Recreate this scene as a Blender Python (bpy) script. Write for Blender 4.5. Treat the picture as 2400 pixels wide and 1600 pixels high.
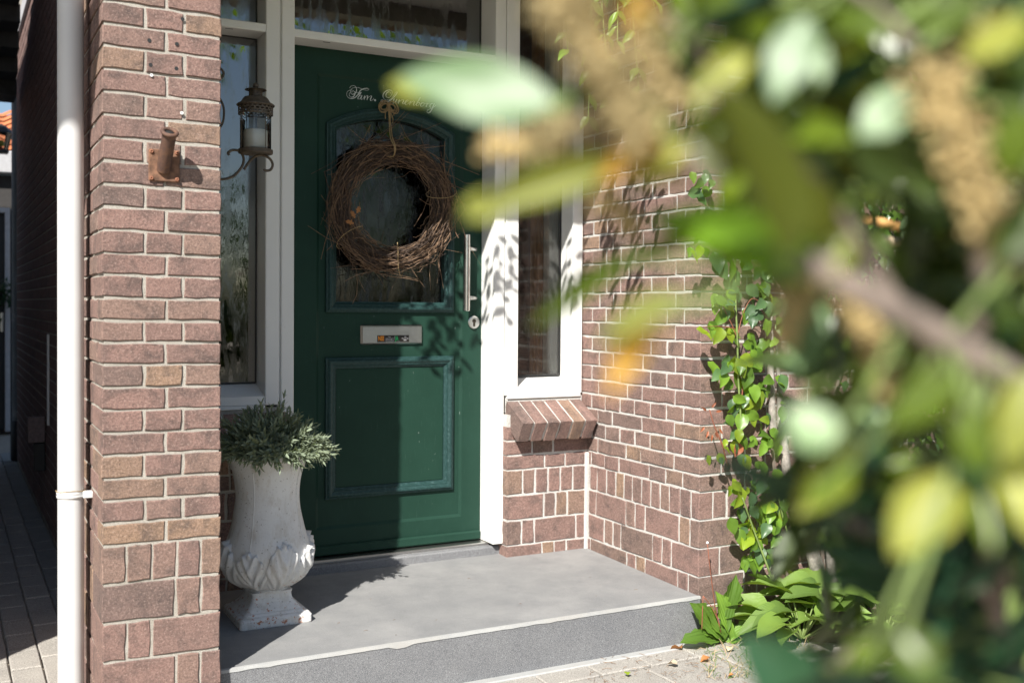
import bpy, bmesh, math, random
from mathutils import Vector, Matrix, Quaternion, noise
random.seed(11)
R = math.radians
scene = bpy.context.scene
for o in list(bpy.data.objects): bpy.data.objects.remove(o)
col = scene.collection

# ------------------------------------------------------------------ camera
CAMH = 1.225                                     # eye height above the paving
F = 2480.0; CX = 1200.0; HORIZON = 718.0         # focal length and horizon in photograph pixels (2400 x 1600)
YAW, PITCH, ROLL = R(28.2), R(1.0), R(0.38)
PPY = HORIZON + F*math.tan(PITCH)
FWD = Vector((math.sin(YAW)*math.cos(PITCH), math.cos(YAW)*math.cos(PITCH), -math.sin(PITCH)))
_rt = Vector((math.cos(YAW), -math.sin(YAW), 0)); _up = _rt.cross(FWD)
RT = _rt*math.cos(ROLL) + _up*math.sin(ROLL); UP = -_rt*math.sin(ROLL) + _up*math.cos(ROLL)
EYE = Vector((0, 0, CAMH))
cam = bpy.data.cameras.new('camera'); camo = bpy.data.objects.new('camera', cam); col.objects.link(camo)
camo.matrix_world = Matrix.Translation(EYE) @ Matrix((RT, UP, -FWD)).transposed().to_4x4()
cam.sensor_width = 36; cam.lens = F/2400*36; cam.shift_y = (PPY-800)/2400
cam.clip_start = 0.02; cam.clip_end = 400
cam.dof.use_dof = True; cam.dof.focus_distance = 3.6; cam.dof.aperture_fstop = 3.2; cam.dof.aperture_blades = 9
scene.camera = camo
def ray(px, py): return FWD + RT*((px-CX)/F) + UP*((PPY-py)/F)
def at(px, py, ax, val):                          # photograph measurement -> point on a known plane (x, y or z = val)
    d = ray(px, py); i = 'xyz'.index(ax); t = (val-EYE[i])/d[i]; return EYE + d*t
def deep(px, py, dist): return EYE + ray(px, py)*(dist*NEAR if dist < 1.2 else dist)
NEAR = 0.63                                       # the shrub stands this much closer than first measured

# ------------------------------------------------------------------ light
SUN = Vector((0.97, 1.0, -1.2)).normalized()      # the way the sunlight travels
w = bpy.data.worlds.new('World'); scene.world = w; w.use_nodes = True
nt = w.node_tree; sky = nt.nodes.new('ShaderNodeTexSky'); sky.sky_type = 'NISHITA'; sky.sun_disc = False
sky.sun_elevation = math.asin(-SUN.z); sky.sun_rotation = math.atan2(-SUN.x, -SUN.y)
sky.air_density = 1.0; sky.dust_density = 0.6; sky.ozone_density = 1.5
nt.nodes['Background'].inputs['Strength'].default_value = 0.062
nt.links.new(sky.outputs[0], nt.nodes['Background'].inputs['Color'])
sl = bpy.data.lights.new('sun', 'SUN'); sl.energy = 5.0; sl.angle = R(0.55); sl.color = (1.0, 0.96, 0.90)
so = bpy.data.objects.new('sun', sl); so.rotation_euler = SUN.to_track_quat('-Z', 'Y').to_euler(); so.location = (-6, -6, 9); col.objects.link(so)
scene.render.engine = 'CYCLES'
scene.view_settings.view_transform = 'Standard'; scene.view_settings.look = 'None'
scene.view_settings.exposure = 0.92; scene.view_settings.gamma = 1.0

# ------------------------------------------------------------------ helpers: materials
def new_mat(name):
    m = bpy.data.materials.new(name); m.use_nodes = True
    return m, m.node_tree, m.node_tree.nodes['Principled BSDF']
def ramp(nt, fac, stops):
    r = nt.nodes.new('ShaderNodeValToRGB'); e = r.color_ramp.elements
    while len(e) < len(stops): e.new(0.5)
    for i, (p, c) in enumerate(stops):
        e[i].position = p; e[i].color = tuple(c) + ((1,) if len(c) == 3 else ())
    nt.links.new(fac, r.inputs[0]); return r.outputs[0]
def grey(v): return (v, v, v)
def noise_tex(nt, vec, scale, detail=4, rough=0.6, dist=0.0):
    n = nt.nodes.new('ShaderNodeTexNoise'); n.inputs['Scale'].default_value = scale; n.inputs['Detail'].default_value = detail
    n.inputs['Roughness'].default_value = rough; n.inputs['Distortion'].default_value = dist
    if vec is not None: nt.links.new(vec, n.inputs['Vector'])
    return n.outputs['Fac']
def mix(nt, fac, a, b, mode='MIX'):
    n = nt.nodes.new('ShaderNodeMix'); n.data_type = 'RGBA'; n.blend_type = mode
    for s, v in ((n.inputs[0], fac), (n.inputs[6], a), (n.inputs[7], b)):
        if hasattr(v, 'is_linked'): nt.links.new(v, s)
        else: s.default_value = v if not isinstance(v, tuple) else tuple(v)+((1,) if len(v) == 3 else ())
    return n.outputs[2]
def math_n(nt, op, a, b=0.0):
    n = nt.nodes.new('ShaderNodeMath'); n.operation = op
    for s, v in ((n.inputs[0], a), (n.inputs[1], b)):
        if hasattr(v, 'is_linked'): nt.links.new(v, s)
        else: s.default_value = v
    return n.outputs[0]
def bump(nt, h, strength, dist, bsdf, prev=None):
    b = nt.nodes.new('ShaderNodeBump'); b.inputs['Strength'].default_value = strength; b.inputs['Distance'].default_value = dist
    nt.links.new(h, b.inputs['Height'])
    if prev: nt.links.new(prev, b.inputs['Normal'])
    if bsdf: nt.links.new(b.outputs[0], bsdf.inputs['Normal'])
    return b.outputs[0]
def pos(nt): return nt.nodes.new('ShaderNodeNewGeometry').outputs['Position']
def scaled(nt, vec, s):
    n = nt.nodes.new('ShaderNodeVectorMath'); n.operation = 'MULTIPLY'; nt.links.new(vec, n.inputs[0]); n.inputs[1].default_value = s; return n.outputs[0]
def orand(nt): return nt.nodes.new('ShaderNodeObjectInfo').outputs['Random']

def plain(name, c, rough=0.5, metal=0.0, var=0.12, scale=30, bmp=0.0, bscale=200, spec=0.5, dirt=None):
    m, nt, b = new_mat(name); p = pos(nt)
    f = noise_tex(nt, p, scale, 5, 0.6)
    c2 = tuple(max(0, x*(1-var)) for x in c); c3 = tuple(min(1, x*(1+var)) for x in c)
    colr = ramp(nt, f, ((0.3, c2), (0.7, c3)))
    if dirt:
        colr = mix(nt, ramp(nt, noise_tex(nt, p, dirt[1], 8, 0.7), ((dirt[2], grey(0)), (dirt[2]+0.12, grey(1)))), colr, dirt[0])
    nt.links.new(colr, b.inputs['Base Color'])
    b.inputs['Roughness'].default_value = rough; b.inputs['Metallic'].default_value = metal; b.inputs['Specular IOR Level'].default_value = spec
    if bmp: bump(nt, noise_tex(nt, p, bscale, 6, 0.65), bmp, 0.004, b)
    return m

def brick_mat(name, stops, smudge=0.66):
    m, nt, b = new_mat(name); p = pos(nt); r = orand(nt)
    off = nt.nodes.new('ShaderNodeVectorMath'); off.operation = 'ADD'; nt.links.new(p, off.inputs[0])
    cmb = nt.nodes.new('ShaderNodeCombineXYZ'); nt.links.new(math_n(nt, 'MULTIPLY', r, 37.0), cmb.inputs[0]); nt.links.new(math_n(nt, 'MULTIPLY', r, 91.0), cmb.inputs[2])
    nt.links.new(cmb.outputs[0], off.inputs[1]); v = off.outputs[0]
    base = ramp(nt, r, stops)
    hue = noise_tex(nt, v, 11, 3, 0.5)
    base = mix(nt, math_n(nt, 'MULTIPLY', hue, 0.5), base, (0.31, 0.198, 0.168))
    sm = ramp(nt, noise_tex(nt, v, 14, 7, 0.72, 0.4), ((0.47, grey(0)), (0.66, grey(smudge))))
    base = mix(nt, sm, base, (0.07, 0.058, 0.055))
    gr = noise_tex(nt, v, 420, 4, 0.75)
    base = mix(nt, ramp(nt, gr, ((0.36, grey(0.55)), (0.50, grey(0)))), base, (0.085, 0.06, 0.052))
    base = mix(nt, ramp(nt, gr, ((0.60, grey(0)), (0.76, grey(0.45)))), base, (0.50, 0.37, 0.30))
    g2 = noise_tex(nt, v, 150, 5, 0.8)
    base = mix(nt, ramp(nt, g2, ((0.36, grey(0.62)), (0.49, grey(0)))), base, (0.085, 0.068, 0.062))
    base = mix(nt, ramp(nt, g2, ((0.54, grey(0)), (0.66, grey(0.6)))), base, (0.46, 0.345, 0.29))
    pale = ramp(nt, noise_tex(nt, v, 60, 6, 0.8), ((0.66, grey(0)), (0.74, grey(0.35))))
    base = mix(nt, pale, base, (0.52, 0.42, 0.36))
    nt.links.new(base, b.inputs['Base Color'])
    b.inputs['Roughness'].default_value = 0.9; b.inputs['Specular IOR Level'].default_value = 0.25
    n1 = bump(nt, noise_tex(nt, v, 70, 6, 0.72), 0.7, 0.006, None)
    bump(nt, noise_tex(nt, v, 380, 5, 0.75), 0.9, 0.003, b, n1)
    return m
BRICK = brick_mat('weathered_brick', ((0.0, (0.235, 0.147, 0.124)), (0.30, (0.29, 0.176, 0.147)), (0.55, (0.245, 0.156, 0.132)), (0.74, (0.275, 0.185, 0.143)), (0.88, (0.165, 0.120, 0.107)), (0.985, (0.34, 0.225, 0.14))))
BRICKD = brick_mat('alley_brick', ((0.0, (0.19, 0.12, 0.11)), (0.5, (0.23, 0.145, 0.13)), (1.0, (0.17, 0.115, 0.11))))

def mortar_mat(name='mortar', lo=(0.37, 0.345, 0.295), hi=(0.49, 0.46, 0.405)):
    m, nt, b = new_mat(name); p = pos(nt)
    c = ramp(nt, noise_tex(nt, p, 9, 5, 0.7), ((0.3, lo), (0.7, hi)))
    c = mix(nt, ramp(nt, noise_tex(nt, p, 330, 4, 0.8), ((0.36, grey(0.75)), (0.47, grey(0)))), c, (0.20, 0.16, 0.12))
    c = mix(nt, ramp(nt, noise_tex(nt, p, 26, 5, 0.7), ((0.60, grey(0)), (0.72, grey(0.55)))), c, (0.34, 0.31, 0.27))
    nt.links.new(c, b.inputs['Base Color']); b.inputs['Roughness'].default_value = 0.95
    bump(nt, noise_tex(nt, p, 260, 6, 0.8), 0.9, 0.004, b); return m
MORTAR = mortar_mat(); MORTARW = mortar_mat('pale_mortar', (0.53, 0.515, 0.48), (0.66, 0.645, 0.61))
FRAME = plain('cream_frame_paint', (0.77, 0.77, 0.745), 0.32, var=0.03, scale=4, dirt=((0.55, 0.52, 0.45), 22, 0.66))
WHITEP = plain('white_pipe', (0.58, 0.583, 0.578), 0.38, var=0.03, scale=6, dirt=((0.42, 0.40, 0.35), 40, 0.70))
GREYP = plain('grey_pipe', (0.16, 0.18, 0.19), 0.6, var=0.2, scale=5, dirt=((0.34, 0.36, 0.36), 4, 0.56))

def door_mat():
    m, nt, b = new_mat('green_door_paint'); p = pos(nt)
    c = ramp(nt, noise_tex(nt, p, 5, 4, 0.6), ((0.3, (0.0125, 0.038, 0.026)), (0.7, (0.0155, 0.046, 0.032))))
    c = mix(nt, ramp(nt, noise_tex(nt, scaled(nt, p, (1, 1, 0.06)), 260, 4, 0.6), ((0.62, grey(0)), (0.8, grey(0.20)))), c, (0.10, 0.17, 0.15))
    fine = ramp(nt, noise_tex(nt, scaled(nt, p, (1, 1, 0.4)), 70, 3, 0.6), ((0.73, grey(0)), (0.77, grey(0.6))))
    c = mix(nt, fine, c, (0.30, 0.36, 0.33))
    nt.links.new(c, b.inputs['Base Color']); b.inputs['Roughness'].default_value = 0.46; b.inputs['Specular IOR Level'].default_value = 0.14
    bump(nt, noise_tex(nt, scaled(nt, p, (1, 1, 0.08)), 330, 3, 0.5), 0.10, 0.002, b); return m
DOOR = door_mat()
def mould_mat():
    m, nt, b = new_mat('chalked_green_moulding'); p = pos(nt)
    st = noise_tex(nt, scaled(nt, p, (0.5, 1, 0.5)), 160, 5, 0.7)
    c = ramp(nt, st, ((0.35, (0.010, 0.034, 0.030)), (0.60, (0.022, 0.056, 0.054)), (0.76, (0.10, 0.15, 0.15))))
    nt.links.new(c, b.inputs['Base Color']); b.inputs['Roughness'].default_value = 0.45; b.inputs['Specular IOR Level'].default_value = 0.3
    bump(nt, st, 0.2, 0.002, b); return m
MOULD = mould_mat()

def glass_mat(name, tint, streak=True, rlo=0.02, rhi=0.22, ior=1.75, low=0.47, high=0.60):
    m = bpy.data.materials.new(name); m.use_nodes = True; nt = m.node_tree
    out = nt.nodes['Material Output']; nt.nodes.remove(nt.nodes['Principled BSDF'])
    p = pos(nt); fr = nt.nodes.new('ShaderNodeFresnel'); fr.inputs[0].default_value = ior
    gl = nt.nodes.new('ShaderNodeBsdfGlossy'); tr = nt.nodes.new('ShaderNodeBsdfTransparent'); tr.inputs[0].default_value = (*tint, 1)
    df = nt.nodes.new('ShaderNodeBsdfDiffuse'); df.inputs[0].default_value = (0.30, 0.31, 0.33, 1)
    if streak:
        a = noise_tex(nt, scaled(nt, p, (1, 1, 0.16)), 34, 6, 0.65, 0.3)
        s = ramp(nt, a, ((low, grey(0)), (high, grey(1))))
        fine = ramp(nt, noise_tex(nt, scaled(nt, p, (1, 1, 0.35)), 170, 3, 0.6), ((0.45, grey(0)), (0.6, grey(1))))
        s = math_n(nt, 'MULTIPLY', s, math_n(nt, 'ADD', 0.45, math_n(nt, 'MULTIPLY', fine, 0.55)))
        rr = math_n(nt, 'ADD', rlo, math_n(nt, 'MULTIPLY', s, rhi)); nt.links.new(rr, gl.inputs['Roughness'])
        bp = nt.nodes.new('ShaderNodeBump'); bp.inputs['Strength'].default_value = 0.12; bp.inputs['Distance'].default_value = 0.001
        nt.links.new(noise_tex(nt, scaled(nt, p, (1, 1, 0.3)), 60, 3, 0.5), bp.inputs['Height']); nt.links.new(bp.outputs[0], gl.inputs['Normal'])
        mx0 = nt.nodes.new('ShaderNodeMixShader'); nt.links.new(math_n(nt, 'MULTIPLY', s, 0.025), mx0.inputs[0])
        nt.links.new(tr.outputs[0], mx0.inputs[1]); nt.links.new(df.outputs[0], mx0.inputs[2]); under = mx0.outputs[0]
    else:
        gl.inputs['Roughness'].default_value = rlo; under = tr.outputs[0]
    mx = nt.nodes.new('ShaderNodeMixShader'); nt.links.new(fr.outputs[0], mx.inputs[0]); nt.links.new(under, mx.inputs[1]); nt.links.new(gl.outputs[0], mx.inputs[2])
    nt.links.new(mx.outputs[0], out.inputs[0]); return m
PANE = glass_mat('wet_window_glass', (0.12, 0.13, 0.15), ior=3.2)
DPANE = glass_mat('streaked_door_glass', (0.16, 0.17, 0.18), ior=1.75, rlo=0.05, rhi=0.40)
RPANE = glass_mat('right_window_glass', (0.82, 0.82, 0.80), ior=1.7, rlo=0.07, rhi=0.25)
CLEAR = glass_mat('clear_lantern_glass', (0.90, 0.93, 0.93), False, 0.03, ior=1.5)

def stone_mat(name, a, b_, grain, rough=0.8, stain=None, gs=520):
    m, nt, b = new_mat(name); p = pos(nt)
    c = ramp(nt, noise_tex(nt, p, 6, 6, 0.65), ((0.3, a), (0.72, b_)))
    g = noise_tex(nt, p, gs, 3, 0.7)
    c = mix(nt, ramp(nt, g, ((0.38, grey(grain)), (0.5, grey(0)))), c, tuple(x*0.35 for x in a))
    c = mix(nt, ramp(nt, g, ((0.55, grey(0)), (0.68, grey(grain)))), c, tuple(min(1, x*1.9) for x in b_))
    if stain: c = mix(nt, ramp(nt, noise_tex(nt, scaled(nt, p, (1, 1, 1)), 2.6, 9, 0.75), ((0.46, grey(0)), (0.68, grey(0.55)))), c, stain)
    nt.links.new(c, b.inputs['Base Color']); b.inputs['Roughness'].default_value = rough
    bump(nt, g, 0.35, 0.0015, b); return m
STEP = stone_mat('bluestone_slab', (0.19, 0.193, 0.195), (0.265, 0.265, 0.26), 0.25, 0.75, (0.33, 0.325, 0.315))
RISER = stone_mat('granite_riser', (0.155, 0.158, 0.165), (0.205, 0.207, 0.21), 0.75, 0.8, gs=430)
STEPEDGE = stone_mat('bare_slab_edge', (0.33, 0.335, 0.33), (0.44, 0.44, 0.42), 0.25, 0.8, (0.36, 0.33, 0.29))
PAVER = stone_mat('concrete_paver', (0.30, 0.28, 0.25), (0.39, 0.365, 0.325), 0.55, 0.9, (0.25, 0.235, 0.215), gs=260)
PAVERG = stone_mat('grey_paver', (0.20, 0.20, 0.185), (0.27, 0.265, 0.245), 0.4, 0.9, gs=260)
SAND = stone_mat('joint_sand', (0.27, 0.235, 0.185), (0.36, 0.315, 0.25), 0.6, 1.0, gs=300)
SOIL = stone_mat('garden_soil', (0.07, 0.05, 0.035), (0.13, 0.10, 0.075), 0.6, 1.0, gs=90)
def rust_mat():
    m, nt, b = new_mat('rusty_iron'); p = pos(nt)
    c = ramp(nt, noise_tex(nt, p, 38, 7, 0.7), ((0.30, (0.070, 0.042, 0.036)), (0.5, (0.115, 0.064, 0.046)), (0.68, (0.19, 0.098, 0.055)), (0.8, (0.27, 0.14, 0.07))))
    nt.links.new(c, b.inputs['Base Color']); b.inputs['Roughness'].default_value = 0.72; b.inputs['Metallic'].default_value = 0.25
    bump(nt, noise_tex(nt, p, 240, 5, 0.7), 0.5, 0.002, b); return m
RUST = rust_mat()
RUSTPL = plain('rusty_plate', (0.17, 0.088, 0.052), 0.85, var=0.5, scale=45, bmp=0.3)
RUSTSCREW = plain('orange_rust', (0.24, 0.10, 0.055), 0.8, var=0.3, scale=200)
BRONZE = plain('aged_bronze', (0.105, 0.082, 0.058), 0.55, 0.5, var=0.35, scale=60, bmp=0.2)
STEEL = plain('brushed_steel', (0.62, 0.60, 0.57), 0.24, 1.0, var=0.06, scale=50)
STEELM = plain('matt_steel', (0.56, 0.55, 0.53), 0.34, 1.0, var=0.05, scale=60)
DARK = plain('dark_metal', (0.02, 0.02, 0.02), 0.5)
def urn_mat():
    m, nt, b = new_mat('chipped_white_terracotta'); p = pos(nt)
    c = ramp(nt, noise_tex(nt, p, 7, 5, 0.6), ((0.3, (0.60, 0.595, 0.58)), (0.7, (0.73, 0.73, 0.72))))
    c = mix(nt, ramp(nt, noise_tex(nt, scaled(nt, p, (1, 1, 0.35)), 26, 6, 0.7), ((0.50, grey(0)), (0.70, grey(0.6)))), c, (0.42, 0.37, 0.30))
    sp = ramp(nt, noise_tex(nt, p, 95, 5, 0.75), ((0.625, grey(0)), (0.65, grey(1))))
    c = mix(nt, sp, c, (0.20, 0.17, 0.14))
    sx = nt.nodes.new('ShaderNodeSeparateXYZ'); nt.links.new(p, sx.inputs[0])
    lowm = nt.nodes.new('ShaderNodeMapRange'); lowm.inputs[1].default_value = 0.42; lowm.inputs[2].default_value = 0.18; lowm.inputs[3].default_value = 0.0; lowm.inputs[4].default_value = 0.12
    nt.links.new(sx.outputs[2], lowm.inputs[0])
    ch = math_n(nt, 'ADD', noise_tex(nt, p, 55, 6, 0.72), lowm.outputs[0])
    c = mix(nt, ramp(nt, ch, ((0.69, grey(0)), (0.71, grey(1)))), c, (0.42, 0.17, 0.09))
    nt.links.new(c, b.inputs['Base Color']); b.inputs['Roughness'].default_value = 0.72
    bump(nt, noise_tex(nt, p, 120, 6, 0.7), 0.3, 0.003, b); return m
URN = urn_mat()
TERRA = plain('terracotta', (0.34, 0.125, 0.07), 0.85, var=0.2)
WAX = plain('candle_wax', (0.72, 0.68, 0.60), 0.55, var=0.05)
TWIG = plain('dry_twig', (0.075, 0.050, 0.036), 0.85, var=0.55, scale=60, bmp=0.2)  # darkened so the gaps in the wreath read as shade
TWIGL = plain('pale_twig', (0.19, 0.118, 0.070), 0.85, var=0.55, scale=60)  # paler tone: stands in for light catching the wreath's outer twigs
TWINE = plain('jute_twine', (0.34, 0.24, 0.12), 0.95, var=0.35, scale=300, bmp=0.6, bscale=700)
BARK = plain('grey_bark', (0.30, 0.27, 0.235), 0.95, var=0.45, scale=40, bmp=0.9, bscale=60, dirt=((0.12, 0.10, 0.085), 35, 0.56))
WOOD = plain('weathered_wood', (0.20, 0.15, 0.14), 0.9, var=0.3, scale=60, bmp=0.5)
NEARBLACK = plain('dark_interior', (0.045, 0.042, 0.04), 0.9)  # near-black: stands in for the unlit hall, also a dark wall
CURT = plain('pale_curtain', (0.55, 0.56, 0.50), 0.9, var=0.1, scale=15)
OCHREC = plain('ochre_curtain', (0.36, 0.20, 0.075), 0.9, var=0.2, scale=15)
ORANGE = plain('orange_roof_tile', (0.50, 0.16, 0.06), 0.85, var=0.25, scale=8)
SLATE = plain('dark_roof_tile', (0.07, 0.072, 0.075), 0.85, var=0.3, scale=9)
PLASTER = plain('grey_plaster', (0.45, 0.45, 0.46), 0.9, var=0.1)
VINYL = plain('white_lettering', (0.66, 0.70, 0.68), 0.5, var=0.04)
STK = plain('black_sticker', (0.018, 0.015, 0.013), 0.4)
STKO = plain('orange_print', (0.80, 0.27, 0.01), 0.5, var=0.02)
STKG = plain('green_print', (0.01, 0.50, 0.14), 0.5, var=0.02)
STKW = plain('white_print', (0.75, 0.75, 0.75), 0.5, var=0.02)

def leaf_mat(name, top, var=0.3, rough=0.38, trans=0.35, under=None, veins=0.0):
    m = bpy.data.materials.new(name); m.use_nodes = True; nt = m.node_tree; b = nt.nodes['Principled BSDF']; out = nt.nodes['Material Output']
    p = pos(nt); r = orand(nt)
    f = math_n(nt, 'ADD', math_n(nt, 'MULTIPLY', r, 0.6), math_n(nt, 'MULTIPLY', noise_tex(nt, p, 18, 3, 0.5), 0.4))
    lo = tuple(x*(1-var) for x in top); hi = (min(1, top[0]*(1+var*1.3)), min(1, top[1]*(1+var)), top[2]*(1+var*0.5))
    c = ramp(nt, f, ((0.25, lo), (0.75, hi)))
    if veins:
        tc = nt.nodes.new('ShaderNodeTexCoord'); wv = nt.nodes.new('ShaderNodeTexWave'); wv.bands_direction = 'X'
        wv.inputs['Scale'].default_value = veins; wv.inputs['Distortion'].default_value = 0.4
        nt.links.new(tc.outputs['Object'], wv.inputs['Vector']); bump(nt, wv.outputs['Fac'], 0.5, 0.003, b)
        c = mix(nt, math_n(nt, 'MULTIPLY', wv.outputs['Fac'], 0.2), c, lo)
    nt.links.new(c, b.inputs['Base Color']); b.inputs['Roughness'].default_value = rough; b.inputs['Specular IOR Level'].default_value = 0.5
    t = nt.nodes.new('ShaderNodeBsdfTranslucent')
    tc_ = mix(nt, 1.0, c, (1.5, 1.35, 0.35), 'MULTIPLY'); nt.links.new(tc_, t.inputs[0])
    mx = nt.nodes.new('ShaderNodeMixShader'); mx.inputs[0].default_value = trans
    nt.links.new(b.outputs[0], mx.inputs[1]); nt.links.new(t.outputs[0], mx.inputs[2]); nt.links.new(mx.outputs[0], out.inputs[0]); return m
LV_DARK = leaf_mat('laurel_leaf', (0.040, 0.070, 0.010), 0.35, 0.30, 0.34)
LV_SHADE = leaf_mat('old_laurel_leaf', (0.020, 0.062, 0.030), 0.25, 0.34, 0.18)  # shade put into the colour, for leaves deep in the shrub
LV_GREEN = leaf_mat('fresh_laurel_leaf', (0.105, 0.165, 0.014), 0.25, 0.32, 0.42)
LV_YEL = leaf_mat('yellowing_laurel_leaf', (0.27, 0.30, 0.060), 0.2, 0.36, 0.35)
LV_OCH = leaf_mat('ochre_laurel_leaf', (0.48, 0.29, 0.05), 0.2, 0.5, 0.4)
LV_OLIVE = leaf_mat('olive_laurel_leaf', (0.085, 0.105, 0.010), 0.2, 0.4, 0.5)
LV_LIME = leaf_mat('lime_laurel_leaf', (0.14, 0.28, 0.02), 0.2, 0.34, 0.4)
LV_GLOSS = leaf_mat('glossy_laurel_leaf', (0.13, 0.22, 0.09), 0.15, 0.44, 0.12)
LV_ROSE = leaf_mat('rose_leaf', (0.14, 0.27, 0.035), 0.35, 0.38, 0.42)
LV_ROSED = leaf_mat('dark_rose_leaf', (0.075, 0.15, 0.060), 0.3, 0.36, 0.3)
LV_ROSEY = leaf_mat('young_rose_leaf', (0.23, 0.34, 0.030), 0.25, 0.38, 0.45)
LV_RED = leaf_mat('red_shoot', (0.30, 0.10, 0.05), 0.3, 0.5, 0.3)
LV_HOSTA = leaf_mat('hosta_leaf', (0.17, 0.28, 0.06), 0.25, 0.42, 0.30, veins=7)
LV_DAND = leaf_mat('weed_leaf', (0.13, 0.25, 0.035), 0.3, 0.45, 0.3, veins=3)
LV_LAV = leaf_mat('lavender_leaf', (0.27, 0.33, 0.225), 0.28, 0.75, 0.15)
LV_DRY = leaf_mat('dry_leaf', (0.48, 0.21, 0.07), 0.25, 0.7, 0.2)
LV_TREE = leaf_mat('tree_leaf', (0.06, 0.125, 0.025), 0.4, 0.5, 0.3)
STEMG = plain('green_stem', (0.16, 0.22, 0.06), 0.6, var=0.3, scale=40)
STEMR = plain('red_stem', (0.26, 0.09, 0.05), 0.6, var=0.3, scale=40)
STEMB = plain('laurel_bark', (0.21, 0.165, 0.135), 0.85, var=0.35, scale=50, bmp=0.4)
RACEME = leaf_mat('spent_flower', (0.40, 0.325, 0.165), 0.28, 0.9, 0.12)
PINK = plain('pink_petal', (0.55, 0.02, 0.22), 0.7)

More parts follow.
